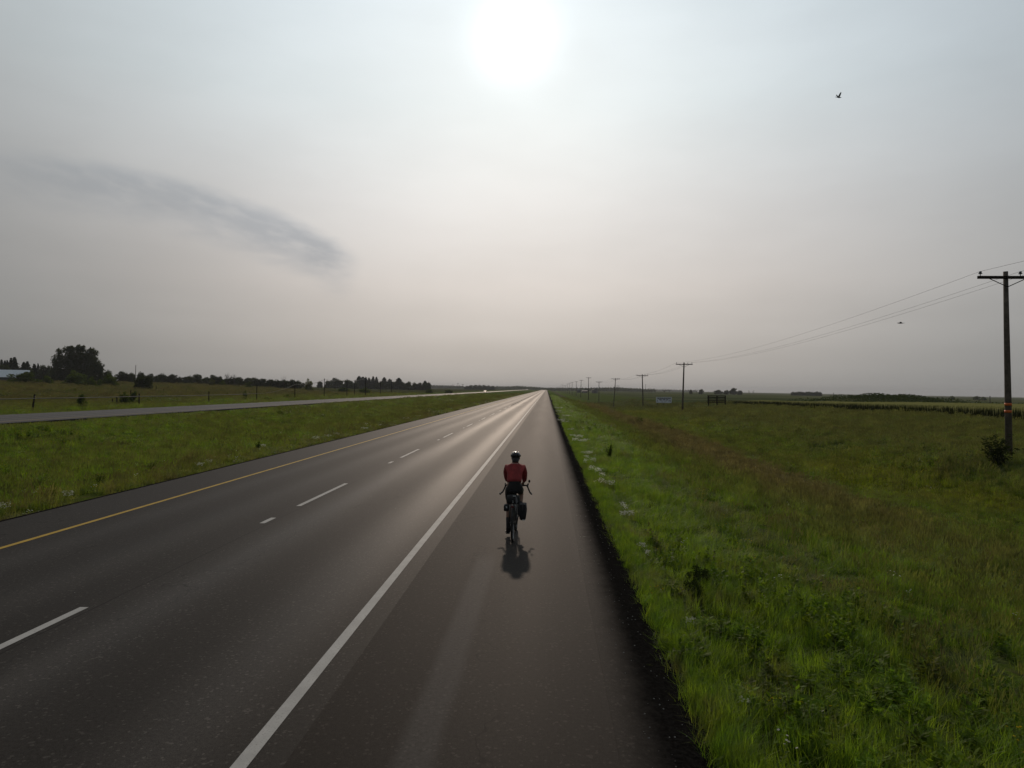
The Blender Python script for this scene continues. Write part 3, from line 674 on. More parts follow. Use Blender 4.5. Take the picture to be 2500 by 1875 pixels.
def tree_proto(kind, seed):
    """unit tree: height 1, width about 1; returns (crown mesh, trunk mesh)"""
    random.seed(seed); t = MB()
    if kind == 'broad':
        bl = []
        for i in range(11):
            a = random.uniform(0, 6.28); r = random.uniform(.08, .30); z = random.uniform(.30, .78); q = random.uniform(.13, .21) * (1.15 if z < .6 else .85)
            bl.append(((r * math.cos(a), r * math.sin(a), z), (q, q, q * .9)))
        bl.append(((0, 0, .62), (.26, .26, .30)))
        for i in range(9):
            a = random.uniform(0, 6.28); z = random.uniform(.04, .3); bl.append(((.25 * math.cos(a), .25 * math.sin(a), z), (.16, .16, .13)))
        for i in range(12):
            a = random.uniform(0, 6.28); z = random.uniform(.10, .5); r = random.uniform(.1, .34); bl.append(((r * math.cos(a), r * math.sin(a), z), (.17, .17, .17)))
        cr = blob_crown(bl, 3600, 0.040, M_leafA, 'crown')
        t.tube([(0, 0, 0), (.01, 0, .3), (0, .01, .6)], [.03, .02, .008], 6)
        for k in range(6):
            a = k * 1.05; t.tube([(0, 0, .25 + .04 * k), (.2 * math.cos(a), .2 * math.sin(a), .5 + .04 * k)], [.012, .004], 5)
    elif kind == 'spruce':
        C = []; N = []
        for lv in range(26):
            z = .06 + .92 * lv / 26; r = .5 * (1 - z) ** .85 * random.uniform(.8, 1.08) + .012
            n = int(20 + 200 * r)
            for k in range(n):
                a = random.uniform(0, 6.28); q = r * random.uniform(.25, 1.05) * (1 + .18 * math.sin(a * 3 + lv * 1.7)); C.append((q * math.cos(a), q * math.sin(a), z - .09 * q + random.gauss(0, .008))); N.append((.4 * math.cos(a), .4 * math.sin(a), .9))
        cr = leaves(np.array(C), np.array(N), 0.048, M_needle, 'crown'); t.tube([(0, 0, 0), (0, 0, .97)], [.022, .003], 6)
    elif kind == 'poplars':
        bl = []
        px_ = [-.42, -.33, -.22, -.12, -.02, .06, .15, .25, .34, .42, -.26, .0, .2, .48]
        tp = [.74, .88, .90, .93, .91, .93, .97, .90, .82, .66, .78, .86, .84, .56]
        for x, h in list(zip(px_, tp)) + [(a_ * .09 - .4, .62 + .2 * math.cos((a_ * .09 - .4) * 3)) for a_ in range(10)]:
            y = random.uniform(-.2, .2)
            for q in range(7):
                z = h * (.12 + .80 * q / 6); w = .13 * (1.0 if z < .75 * h else 1.0 - 2.2 * (z / h - .75))
                bl.append(((x + random.gauss(0, .018), y + random.gauss(0, .03), z), (w * .95, w, .11)))
        for q in range(46):
            x = random.uniform(-.46, .47); zt = .70 + .27 * math.cos(x * 2.6) - .10 * (x < -.38) + random.gauss(0, .02); r_ = random.uniform(.035, .075)
            bl.append(((x, random.uniform(-.2, .2), zt - r_ * .6), (r_, r_, r_ * 1.3)))
        cr = blob_crown(bl, 22000, 0.021, M_leafA, 'crown', .35)
        for x, h in list(zip(px_, tp))[::2]:
            t.tube([(x * .5, 0, 0), (x * .85, 0, .35 * h), (x, 0, .8 * h)], [.016, .010, .003], 6)
    elif kind == 'shrub':
        bl = []
        for i in range(22):
            a = random.uniform(0, 6.28); r = random.uniform(0, .38); z = random.uniform(.12, .84 - .9 * r * r * 2.2); q = random.uniform(.11, .19)
            bl.append(((r * math.cos(a), r * math.sin(a), max(z, .1)), (q, q, q * 1.05)))
        for q in range(12): bl.append(((.33 * math.cos(q * .52), .33 * math.sin(q * .52), .13), (.13, .13, .13)))
        cr = blob_crown(bl, 5000, 0.034, M_leafB, 'crown', .6)
        for k in range(7):
            a = k * .9; t.tube([(0, 0, 0), (.15 * math.cos(a), .15 * math.sin(a), .3), (.3 * math.cos(a), .3 * math.sin(a), .6)], [.015, .01, .004], 5)
    elif kind == 'weed':
        C = []; N = []
        for k in range(26):
            a = random.uniform(0, 6.28); r = random.uniform(.1, .45); h = random.uniform(.55, 1.0)
            t.tube([(0, 0, 0), (r * .4 * math.cos(a), r * .4 * math.sin(a), h * .5), (r * math.cos(a), r * math.sin(a), h)], [.006, .005, .002], 4)
            for q in range(34):
                s = random.uniform(.15, 1); C.append((r * s * math.cos(a) + random.gauss(0, .05), r * s * math.sin(a) + random.gauss(0, .05), h * s)); N.append((random.gauss(0, .5), random.gauss(0, .5), 1))
        cr = leaves(np.array(C), np.array(N), 0.045, M_leafB, 'crown')
    elif kind == 'bare':
        C = []; N = []
        for k in range(16):
            a = random.uniform(0, 6.28); z = random.uniform(.25, .7); r = random.uniform(.15, .42); e = (r * math.cos(a), r * math.sin(a), min(1, z + random.uniform(.15, .4)))
            t.tube([(0, 0, z), (e[0] * .6, e[1] * .6, z + .5 * (e[2] - z)), e], [.010, .006, .002], 4)
            for j in range(4):
                f_ = random.uniform(.4, 1); p = (e[0] * f_, e[1] * f_, z + (e[2] - z) * f_); t.tube([p, (p[0] + random.gauss(0, .09), p[1] + random.gauss(0, .09), p[2] + random.uniform(.02, .15))], [.004, .0015], 3)
            for j in range(9): C.append((e[0] + random.gauss(0, .05), e[1] + random.gauss(0, .05), e[2] + random.gauss(0, .04))); N.append((0, 0, 1))
        t.tube([(0, 0, 0), (.01, .01, .4), (0, 0, .9)], [.022, .014, .004], 6); cr = leaves(np.array(C), np.array(N), 0.022, M_leafA, 'crown')
    return cr, t.mesh('trunk', M_bark)
PROTO = {'broad': [tree_proto('broad', s) for s in (1, 2, 3, 4)], 'spruce': [tree_proto('spruce', s) for s in (5, 6)], 'poplars': [tree_proto('poplars', 3)],
         'shrub': [tree_proto('shrub', s) for s in (8, 9, 10)], 'bare': [tree_proto('bare', s) for s in (12, 13)], 'weed': [tree_proto('weed', s) for s in (20, 21)]}
NAME = {'broad': ('broadleaf_tree', 'tree'), 'spruce': ('spruce_tree', 'tree'), 'poplars': ('large_poplar_clump', 'tree'), 'shrub': ('shrub', 'shrub'), 'bare': ('bare_tree', 'tree'), 'weed': ('leafy_bush', 'shrub')}
def tree(kind, px, top, wpx, Y, label, group=None, depth=None, sink=0.15, leafm=None, rz=None):
    x = X_at(px, Y, top); z0 = tz(x, Y) - sink; h = Z_at(px, top, Y) - z0; w = wpx / F * Y
    if kind == 'spruce': w *= 2.2
    if kind == 'broad': w *= 1.12
    cr, tr = PROTO[kind][random.randrange(len(PROTO[kind]))]
    root = empty(NAME[kind][0], (x, Y, z0), random.uniform(0, 6.28) if rz is None else rz); tag(root, label, NAME[kind][1], group)
    s = (w, depth or w, max(h, .3))
    a = bpy.data.objects.new('crown', cr); link(a, root); a.scale = s
    if leafm:
        a.material_slots[0].link = 'OBJECT'; a.material_slots[0].material = leafm
    b = bpy.data.objects.new('trunk', tr); link(b, root); b.scale = s
    return root
random.seed(42)
G1 = 'spruces behind the white roofed barn'
for px, tp, w, Y in [(4, 876, 14, 330), (12, 878, 13, 334), (18, 878, 12, 328), (27, 872, 16, 325), (36, 870, 20, 322), (-12, 874, 16, 330), (-30, 880, 16, 335)]:
    tree('spruce', px, tp, w, Y, 'dark pointed spruce in the row behind the white roofed barn', G1)
tree('spruce', 58, 882, 18, 322, 'squat dark spruce just right of the barn roof, left of its taller twin')
tree('spruce', 67, 880.5, 18, 326, 'dark spruce with a sharp tip between the barn roof and the big tree')
tree('spruce', 84, 887, 16, 328, 'small spruce tip in the dark belt left of the big tree')
tree('spruce', 93, 886, 9, 330, 'thin spruce tip close to the round trees left of the big tree')
for px, tp, w in [(-20, 884, 30), (4, 884, 30), (18, 886, 26), (32, 882, 28), (50, 895, 26), (75, 896, 28), (106, 885, 26), (118, 887, 22), (100, 898, 30), (135, 883, 20), (125, 896, 28), (146, 893, 24)]:
    tree('broad', px, tp, w, 320 + random.uniform(-6, 12), 'dark broadleaf tree in the dense belt left of the big tree', 'belt of dark trees left of the big tree')
tree('poplars', 190, 843, 116, 300, 'very large dark clump of poplars towering over the left tree line', rz=0.0, depth=12)
tree('broad', 246, 882, 13, 296, 'slender dark tree leaning out at the right foot of the big poplar clump')
tree('shrub', 62, 901, 84, 215, 'large rounded green shrub in front of the white roofed barn')
tree('shrub', 114, 915, 36, 212, 'lighter green shrub adjoining the right side of the barn shrub')
tree('shrub', 183, 902, 66, 225, 'large dark shrub growing under the big poplar clump')
tree('shrub', 224, 917, 36, 210, 'low rounded dark shrub at the right foot of the big poplar clump')
tree('shrub', 264, 909, 52, 220, 'broad loose green shrub right of the big poplar clump')
tree('shrub', 243, 921, 26, 214, 'small green shrub between two bigger shrubs right of the big clump')
tree('broad', 264, 899, 32, 330, 'round dark tree behind the loose shrub right of the poplar clump')
tree('broad', 300, 903, 40, 332, 'wide round dark tree left of the bare pole on the tree line')
tree('broad', 322, 907, 26, 330, 'low dark tree directly behind the bare pole on the tree line')
tree('broad', 343, 905, 22, 334, 'dark tree peeping over the lone umbrella shaped tree')
tree('broad', 350, 910, 46, 205, 'lone umbrella shaped tree standing in front of the left tree line')
G2 = 'tree line along the back of the left field'
for px, tp, w in [(367, 909, 24), (384, 914, 18), (396, 908, 28), (419, 910, 28), (438, 917, 20), (455, 917, 22), (465, 915, 22), (482, 910, 30), (503, 918, 20), (520, 912, 24), (537, 916, 20), (550, 922, 22), (568, 918, 26), (585, 917, 24), (604, 919, 26), (622, 919, 26), (640, 921, 26), (658, 923, 24), (676, 924, 26), (694, 924, 24), (712, 924, 22), (727, 926, 20)]:
    tree('broad', px, tp, w * 1.15, 360 + random.uniform(-8, 14), 'rounded dark tree in the tree line along the back of the left field', G2)
for px, tp in [(554, 909), (561, 913), (572, 912), (693, 919)]:
    tree('bare', px, tp, 18, 352, 'half bare tree sticking up above the left tree line', 'half bare trees above the left tree line')
tree('shrub', 518, 922, 20, 300, 'small tan green bush in front of the left tree line', leafm=M_leafC)
tree('shrub', 754, 922, 26, 330, 'yellowish green round tree in the gap after the left tree line', leafm=M_leafC)
tree('shrub', 598, 951, 14, 150, 'small round bush on the open bank below the left tree line')
tree('shrub', 200, 958, 26, 95, 'low dark bush behind the roadside cable, left of the old fence stubs')
tree('shrub', 302, 953, 34, 118, 'low dark bush beside the old fence stubs')
tree('shrub', 326, 948, 26, 125, 'small bush right of the old fence stubs')
tree('shrub', 545, 928, 26, 310, 'dark bush at the foot of the tree line on the left')
tree('shrub', 608, 927, 22, 300, 'dark bush at the left end of the dense far tree belt')
G3 = 'woodland behind the far cable poles'
for px, tp, w in [(740, 933, 12), (781, 929, 16), (800, 927, 18), (806, 928, 20), (830, 926, 26), (858, 928, 20), (868, 932, 20), (930, 930, 30), (900, 932, 28), (945, 932, 24), (960, 929, 22), (985, 931, 24), (998, 928, 22), (1012, 931, 20), (1025, 932, 20), (1036, 933, 18), (1046, 931, 14)]:
    tree('broad', px, tp, w, 620 + random.uniform(-12, 25), 'dull blue green tree in the woodland behind the far cable poles', G3)
tree('broad', 819, 919.5, 30, 640, 'tall domed tree at the left end of the distant woodland')
tree('broad', 850, 924.5, 32, 560, 'dark domed tree in front of the distant woodland')
for px, tp, w in [(877, 917, 14), (886, 919, 14), (893, 921, 12), (901, 921, 8), (911, 918, 9), (919, 919, 8), (938, 920, 12), (951, 924, 12), (974, 921.5, 16), (1038, 929, 12)]:
    tree('spruce', px, tp, w * 1.3, 640 + random.uniform(0, 12), 'narrow spruce rising above the distant woodland', 'spruces rising above the distant woodland')
for px, tp, w, Y in [(840, 945, 36, 330), (890, 945, 40, 300), (1048, 948, 22, 420), (1095, 950, 26, 440), (700, 962, 30, 175), (820, 958, 30, 230), (650, 968, 30, 160)]:
    tree('shrub', px, tp, w, Y, 'low dark scrub on the bank beyond the far carriageway', 'low scrub on the bank beyond the far carriageway', depth=w / F * Y)
G4 = 'hazy round wood left of the vanishing point'
for px, tp, w in [(1140, 941, 14), (1149, 938.5, 16), (1160, 938, 16), (1171, 938, 16), (1182, 938.5, 16), (1193, 939.5, 16), (1203, 940.5, 16), (1150, 944, 18), (1175, 944, 20), (1198, 944, 18)]:
    tree('broad', px, tp, w, 1180 + random.uniform(-20, 40), 'hazy rounded tree in the small wood left of the vanishing point', G4)
# far-off woods that read as one mass
def far_wood(name, pts, Y, label, m_=M_leafA):
    C = []; N = []
    for (p0, t0), (p1, t1) in zip(pts[:-1], pts[1:]):
        n = int(abs(p1 - p0) * 26)
        for k in range(n):
            t = random.random(); px = p0 + (p1 - p0) * t; tp = t0 + (t1 - t0) * t + 1.1 * math.sin(px * .9) + .7 * math.sin(px * 2.3)
            yy = Y * random.uniform(1, 1.06); x = X_at(px, yy); zt = Z_at(px, tp, yy); z0 = tz(x, yy) - .5
            C.append((x, yy, z0 + (max(zt, z0 + 1) - z0) * random.random() ** .8)); N.append((0, -1, .4))
    o = bpy.data.objects.new(name, leaves(np.array(C), np.array(N), Y / F * 1.6, m_, name)); link(o)
    tag(o, label, 'woods', None, 'stuff'); return o
far_wood('distant_woods', [(1050, 941), (1090, 942), (1135, 944)], 2000, 'pale hazy line of woods between the woodland and the round wood')
far_wood('distant_woods', [(1208, 944), (1240, 944.5), (1262, 943), (1300, 945.5), (1326, 947)], 1700, 'low hazy woods just left of where the road vanishes')
far_wood('distant_woods', [(1326, 947.5), (1400, 948), (1440, 948), (1475, 947), (1510, 947), (1560, 949.5), (1600, 952)], 1500, 'low dark woods on the skyline behind the row of utility poles')
far_wood('distant_woods', [(1320, 949), (1500, 950), (1700, 954)], 3200, 'faint blue woods along the skyline right of the road')
for px, tp, w, Y, k, lb in [(1431, 946, 14, 980, 'broad', 'dark round tree left of the small grey sheds'), (1452, 945, 14, 900, 'broad', 'dark round tree right behind the gabled grey shed'),
        (1508, 940, 16, 1000, 'bare', 'feathery bare tree standing above the skyline woods'), (1591, 946.5, 20, 900, 'bare', 'wispy tree left of the white sign on the skyline'), (1600, 949, 12, 900, 'bare', 'second wispy tree left of the white sign on the skyline'),
        (1622, 948.5, 24, 900, 'bare', 'wispy spreading tree above the white sign'), (1634, 950, 16, 905, 'bare', 'wispy tree above the right end of the white sign'), (1687, 950, 9, 880, 'broad', 'tiny round tree right of the second nearest pole'),
        (1701, 949, 14, 885, 'bare', 'wispy tree between the second nearest pole and the slatted board'), (1712, 948.5, 14, 885, 'broad', 'small tree above the left end of the slatted board'), (1754, 950.5, 24, 880, 'broad', 'broad dark tree above the slatted board'),
        (1774, 951, 16, 880, 'broad', 'medium tree above the right post of the slatted board'), (1790, 945, 20, 875, 'broad', 'tallest dark tree right of the slatted board'), (1806, 952, 14, 880, 'broad', 'low tree right of the tallest tree by the slatted board'),
        (1829, 953, 8, 900, 'bare', 'tiny wispy tree alone on the right skyline'), (1839, 953, 8, 900, 'bare', 'tiny wispy tree right of another one on the right skyline')]:
    tree(k, px, tp, w, Y, lb)
for i in range(11):
    tree('broad', 1936 + i * 6.6, 955 + .9 * math.sin(i * 1.9), 11, 950 + random.uniform(-10, 20), 'small dark tree in the lone copse on the right skyline', 'lone copse on the right skyline')
for px, tp, w in [(2180, 962.5, 22), (2205, 961, 30), (2228, 963, 22), (2325, 965.5, 14), (2385, 966, 20), (2402, 966.5, 14)]:
    tree('shrub', px, tp, w, 620, 'tiny bush on the far right skyline', 'tiny bushes on the far right skyline')
# overgrown mound
M_mound = leaf_mat('mound_leaves', (0.022, 0.036, 0.012), (0.055, 0.075, 0.02), 0.25)
C = []; N = []
for k in range(9000):
    a = random.uniform(0, 6.28); r = random.gauss(0, 1); x = 95 + 15 * r * math.cos(a) + random.uniform(-9, 9); y = 203 + 10 * random.gauss(0, 1)
    C.append((x, y, tz(x, y) + random.uniform(0, 1.1 + .3 * math.sin(x * .7)))); N.append((0, -.5, .8))
mo = bpy.data.objects.new('mound_weeds', leaves(np.array(C), np.array(N), .22, M_mound, 'mound_weeds')); link(mo); tag(mo, 'dark green weeds covering the low mound behind the crop', 'weeds', None, 'stuff')
# bush at the nearest pole, roadside weeds
tree('weed', 2438, 1056, 92, 35.6, 'dark leafy bush at the foot of the nearest utility pole', sink=.1, leafm=M_leafA)
def weed(px, py, wpx, h, label, name='weed_plant', leafm=None, kind='weed'):
    x, y = ground0(px, py)
    for _ in range(12):
        z = tz(x, y); d = ray(px, py); t = (z - H) / d.z; x, y = d.x * t, d.y * t
    rt = empty(name, (x, y, tz(x, y) - .03), random.uniform(0, 6.28)); tag(rt, label, 'plant'); w = wpx / F * y
    cr, tr = PROTO[kind][random.randrange(2)]
    a = bpy.data.objects.new('foliage', cr); link(a, rt); a.scale = (w, w, h)
    if leafm: a.material_slots[0].link = 'OBJECT'; a.material_slots[0].material = leafm
    b = bpy.data.objects.new('stems', tr); link(b, rt); b.scale = (w, w, h)
    return rt
weed(1704, 1432, 80, .40, 'upper of two tall dark green weed clumps close together on the right slope', leafm=M_mound, kind='shrub')
weed(1690, 1462, 68, .36, 'lower of two tall dark green weed clumps close together on the right slope', leafm=M_mound, kind='shrub')
w_ = weed(1488, 1122, 26, .8, 'dark thistle clump topped with white flowers right of the white flowered row')
weed(1588, 1241, 18, .2, 'small dark weed tuft alone in the middle of the right verge', leafm=M_leafA)
weed(1895, 1125, 26, .4, 'dark weed in the ditch under the olive slope')
weed(2042, 1158, 40, .35, 'dark low weed clump in the damp ditch below the yellow patch', leafm=M_leafA)
weed(1560, 1040, 22, 1.1, 'leafy dark weed at the ditch near the leaning poles')
weed(1640, 1060, 16, 1.0, 'thin dark weed left of the second nearest pole')
weed(372, 1155, 34, .45, 'dark low weed clump near the left road edge')
weed(243, 1190, 40, .5, 'dark green weed clump left of the smaller clump by the left road edge')
weed(630, 1100, 22, .5, 'dark weed tuft near the middle of the median')
weed(130, 1222, 26, .55, 'weed clump with white flowers at the far left of the median')

# white flowering clumps strung along the right road edge and the median edge
def white_clump(x, y, w, h, label, group):
    rt = empty('white_wildflower', (x, y, tz(x, y) - .02), random.uniform(0, 6.28)); tag(rt, label, 'wildflower', group)
    m1 = WC[random.randrange(3)]
    a = bpy.data.objects.new('leaves', m1[0]); link(a, rt); a.scale = (w, w, h); b = bpy.data.objects.new('flower_heads', m1[1]); b['kind'] = 'stuff'; link(b, rt); b.scale = (w, w, h)
def white_protos():
    out = []
    for s in range(3):
        lf = leafy_src('leaves', M_weed, 90, .45, .75, .16); mb = MB()
        for i in range(34):
            a = random.uniform(0, 6.28); r = .5 * math.sqrt(random.random()); c = Vector((r * math.cos(a), r * math.sin(a), random.uniform(.62, 1)))
            for q in range(16):
                p = c + Vector((random.gauss(0, .045), random.gauss(0, .045), random.gauss(0, .02))); t = random.uniform(0, 3.1); u = Vector((math.cos(t), math.sin(t), random.uniform(-.3, .3))) * .024; v = Vector((-math.sin(t), math.cos(t), random.uniform(-.3, .6))) * .024
                mb.add([p - u, p + v, p + u, p - v], [(0, 1, 2, 3)])
        out.append((lf, mb.mesh('flower_heads', M_wflower)))
    return out
random.seed(5); WC = white_protos()
for (px, py, w) in [(1364, 1000, 14), (1373, 1012, 14), (1384, 1020, 14), (1366, 1008, 12), (1370, 1030, 14), (1378, 1036, 14), (1394, 1055, 12), (1403, 1071, 18), (1412, 1074, 16), (1405, 1086, 12), (1421, 1086, 16), (1432, 1084, 12),
                    (1430, 1117, 18), (1440, 1118, 12), (1432, 1128, 10), (1447, 1140, 12), (1430, 1142, 8), (1445, 1161, 12), (1459, 1167, 16), (1470, 1174, 10), (1467, 1192, 10), (1483, 1193, 10), (1494, 1198, 10), (1520, 1252, 10), (1525, 1274, 18), (1540, 1272, 12), (1566, 1354, 14), (1580, 1372, 9), (1686, 1540, 16), (1820, 1740, 22), (1527, 1258, 8)]:
    x, y = ground0(px, py)
    for _ in range(12):
        z = tz(x, y); d = ray(px, py); t = (z - H) / d.z; x, y = d.x * t, d.y * t
    s = w / F * y
    white_clump(x, y, s * 1.5, min(random.uniform(.28, .42), .09 + .011 * y), 'white flowering weed in the broken row beside the right road edge', 'white wildflowers beside the right road edge')
for (px, py, w) in [(10, 1240, 22), (165, 1212, 20), (488, 1140, 16), (510, 1130, 12), (640, 1085, 14), (770, 1070, 16), (800, 1066, 14), (820, 1062, 14), (890, 1048, 16), (930, 1040, 14), (990, 1022, 16), (1020, 1016, 14), (1050, 1010, 14), (1072, 1004, 12), (1100, 998, 12), (1130, 992, 12), (1150, 986, 10), (1170, 981, 10)]:
    x, y = ground0(px, py); white_clump(x, y, w / F * y * 1.3, .3, 'white flowering weed dotted along the median side of the near road', 'white wildflowers along the median edge')

# ------------------------------------------------------------------ utility poles on the right
POLES = []
def utility_pole(x, y, ztop, z0, label, group=None, lean=(0, 0), arm=1.4, detail=True, bands=False, r=0.15):
    rt = empty('utility_pole', (x, y, z0)); tag(rt, label, 'utility pole', group); h = ztop - z0; n = 14 if detail else 6
    tx, ty = lean
    MB().tube([(-tx, -ty, -.4), (-tx * .66, -ty * .66, h * .33), (-tx * .3, 0, h * .68), (0, 0, h)], [r * 1.2, r * 1.1, r * .95, r * .8], n).build('post', M_pole, rt, True)
    MB().box((0, -.16, h - .32), (2 * arm, .12, .14)).build('crossarm', M_darkwood, rt)
    ins = [(-arm + .12, 'a'), (.62 if arm > 1.3 else .5, 'b'), (arm - .12, 'c')]
    for ix, _ in ins:
        m = MB(); m.tube([(ix, -.16, h - .25), (ix, -.16, h - .14)], .018, 6); m.tube([(ix, -.16, h - .16), (ix, -.16, h - .13), (ix, -.16, h - .10), (ix, -.16, h - .05), (ix, -.16, h - .01)], [.05, .105, .05, .08, .035], 10 if detail else 6)
        m.build('insulator', M_ceram, rt)
    for s in (-1, 1): MB().tube([(s * (arm * .62), -.165, h - .38), (0, -.17, h - .80)], .022, 5).build('brace', M_darkwood, rt)
    if bands:
        for zz, mm in ((2.60, M_orange), (2.24, M_orange)):
            rr = r * 1.16; MB().tube([(-tx * .7, -ty * .7, zz + z_b), (-tx * .7, -ty * .7, zz + .13 + z_b)], rr * 1.02, 14).build('marker_band', mm, rt, True)
    POLES.append([(x + ix, y - .16, ztop - .02) for ix, _ in ins]); return rt
z_b = 0.0
PL = [(2455, 663, 37.0, 2466), (1670, 885, 125, 1667), (1568, 914, 178, 1571), (1503, 923, 252, 1498), (1462.5, 931, 327, 1462.5), (1437, 921, 408, 1437), (1419, 927.5, 495, 1418), (1407, 931, 578, 1407), (1397, 932.5, 672, 1397), (1391, 934.5, 755, 1391), (1385.5, 937, 850, 1385), (1380.5, 941, 960, 1380), (1376.5, 941, 1060, 1376), (1372.5, 938.5, 1160, 1372), (1369, 941.5, 1270, 1369), (1364, 944, 1450, 1364), (1360, 945, 1650, 1360)]
LBL = ['nearest utility pole, cut by the right frame edge, with two orange bands', 'second nearest utility pole, standing between the white sign and the slatted board', 'third utility pole, just left of the white sign', 'leaning fourth utility pole in the green hollow', 'short fifth utility pole right of the gabled grey shed']
for i, (px, tp, Y, pb) in enumerate(PL):
    x = X_at(px, Y, tp); zt = Z_at(px, tp, Y); z0 = tz(x, Y)
    lean = ((px - pb) / F * Y, 0)
    utility_pole(x, Y, zt, z0, LBL[i] if i < 5 else 'thin hazy utility pole in the receding row beside the road', None if i < 5 else 'receding row of distant utility poles', lean, 1.45 if i < 12 else 1.8, i < 5, i == 0, 0.135 if i < 5 else .19)
POLES.insert(0, [(p[0] + .6, -45.0, p[2] + .35) for p in POLES[0]])
for s in range(5):
    for k in range(3):
        a, b_ = Vector(POLES[s][k]), Vector(POLES[s + 1][k]); sag = .012 * (a - b_).length * (0.9 if s else .5)
        pts = [a.lerp(b_, t / 24) - Vector((0, 0, 4 * sag * (t / 24) * (1 - t / 24))) for t in range(25)]
        nm = ['left', 'middle', 'right'][k]
        where = ['from the nearest pole out of the frame on the right', 'between the two nearest utility poles', 'between the second and third utility poles', 'between the third and fourth utility poles', 'between the fourth and fifth utility poles'][s]
        tag(MB().tube(pts, 0.0062 if s < 2 else .009, 4, False).build('power_wire', M_wire, None), '%s overhead wire %s' % (nm, where), 'power line')
# lone poles far right and others on the skyline
for px, tp, Y, hgt, lb in [(2035, 959, 380, 0, 'thin bare post beyond the crop left of the mound'), (2417, 967, 260, 0, 'thin bare post beyond the crop close to the nearest pole')]:
    x = X_at(px, Y, tp); z0 = tz(x, Y); tag(MB().tube([(0, 0, 0), (0, 0, Z_at(px, tp, Y) - z0)], .14, 6).build('wooden_post', M_pole, None, loc=(x, Y, z0)), lb, 'post')
for px, tp, Y, lb in [(1105.5, 938, 1000, 'left of three small crossarm poles on the left skyline'), (1118, 934.5, 980, 'middle and tallest of three small crossarm poles on the left skyline'), (1130, 936.5, 1000, 'right of three small crossarm poles on the left skyline'), (1576, 938, 1300, 'faint tall crossarm pole on the skyline behind the third utility pole')]:
    x = X_at(px, Y, tp); z0 = tz(x, Y); h = Z_at(px, tp, Y) - z0; rt = empty('crossarm_pole', (x, Y, z0)); tag(rt, lb, 'utility pole')
    MB().tube([(0, 0, 0), (0, 0, h)], .22, 6).build('post', M_pole, rt); MB().box((0, 0, h - 1.4), (3.6, .2, .25)).build('crossarm', M_darkwood, rt)
x = X_at(331, 300, 892); z0 = tz(x, 300); tag(MB().tube([(0, 0, 0), (.1, 0, Z_at(331, 891, 300) - z0)], [.16, .1], 8).build('wooden_pole', M_pole, None, loc=(x, 300, z0)), 'bare wooden pole rising above the left tree line', 'pole')

# ------------------------------------------------------------------ cable poles along the far carriageway
CP = [(85, 963, 1002), (340, 961, 991), (510, 955.5, 983), (627, 941, 977), (720, 936, 960), (791.6, 924, 947), (847, 925, 946), (865.5, 928, 947), (892, 919.5, 948), (928.6, 929.5, 953), (956, 926, 950)]
hook = []
CL = ['stubby dark cable post nearest the left frame edge', 'second dark cable post from the left frame edge', 'third dark cable post from the left, on the bank', 'fourth cable post from the left, where the cable starts to climb', 'tall cable post where the cable reaches the bank top',
      'thin cable post in front of the yellowish round tree group', 'cable post in front of the dark domed tree', 'cable post right of the dark domed tree', 'tallest dark post before the distant woodland', 'dark post in front of the middle of the woodland', 'dark post in front of the right half of the woodland']
for i, (px, tp, bp) in enumerate(CP):
    d = ray(px, 955); Y = 63.0 * d.y / -d.x
    x = -63.0; z0 = tz(x, Y) if i > 3 else min(tz(x, Y), Z_at(px, bp, Y)) ; zt = Z_at(px, tp, Y); ln = (bp - tp) * .04 / F * Y if i == 0 else 0
    rt = empty('cable_post', (x, Y, z0)); tag(rt, CL[i], 'post')
    MB().tube([(-ln - (.25 if i == 0 else 0), 0, -.3), (0, 0, zt - z0)], [.12, .09], 9).build('post', M_darkwood, rt, True)
    MB().tube([(.0, -.12, zt - z0 - .28), (.0, .12, zt - z0 - .28)], .03, 6).build('bracket', M_metal, rt)
    hy = {0: 972.5, 1: 967.5, 2: 964.5, 3: 960.5}.get(i); hook.append(Vector((x + .12, Y, Z_at(px, hy, Y) if hy else zt - .2)))
hook.insert(0, Vector((-62.9, 60, hook[0].z + .05)))
for s in range(len(hook) - 1):
    a, b_ = hook[s], hook[s + 1]; sag = (.05, .05, .05, .05, .55, .6, .4, .2, .3, .3, .2)[s]
    pts = [a.lerp(b_, t / 16) - Vector((0, 0, 4 * sag * (t / 16) * (1 - t / 16))) for t in range(17)]
    tag(MB().tube(pts, .055 if s < 4 else .035, 6, False).build('hanging_cable', simple('pale_cable', (.10, .097, .088), .8) if s == 0 else bpy.data.materials['pale_cable'], None, True),
        ['thick pale cable running out of the left frame edge', 'thick pale cable between the first and second stubby posts', 'thick pale cable between the second and third posts', 'thick pale cable between the third and fourth posts', 'cable sweeping up from the fourth post to the bank top'][s] if s < 5 else 'thin cable strung between the distant cable posts', 'cable', None if s < 5 else 'thin cables between the distant cable posts')
for px, py, h in [(275, 958, .9), (286, 959, 1.3), (297, 958, .8), (310, 957, 1.2), (319, 952, 1.5), (326, 953, .9), (381, 944, 1.5), (400, 945, .9), (455, 943, .9), (470, 943, .8)]:
    Y = 120 + (958 - py) * 6; x = X_at(px, Y); z0 = tz(x, Y)
    tag(MB().tube([(0, 0, -.2), (random.gauss(0, .04), 0, h)], .10, 7).build('fence_stub', M_darkwood, None, loc=(x, Y, z0)), 'old dark fence stub on the bank behind the roadside cable', 'fence post', 'old fence stubs on the left bank')

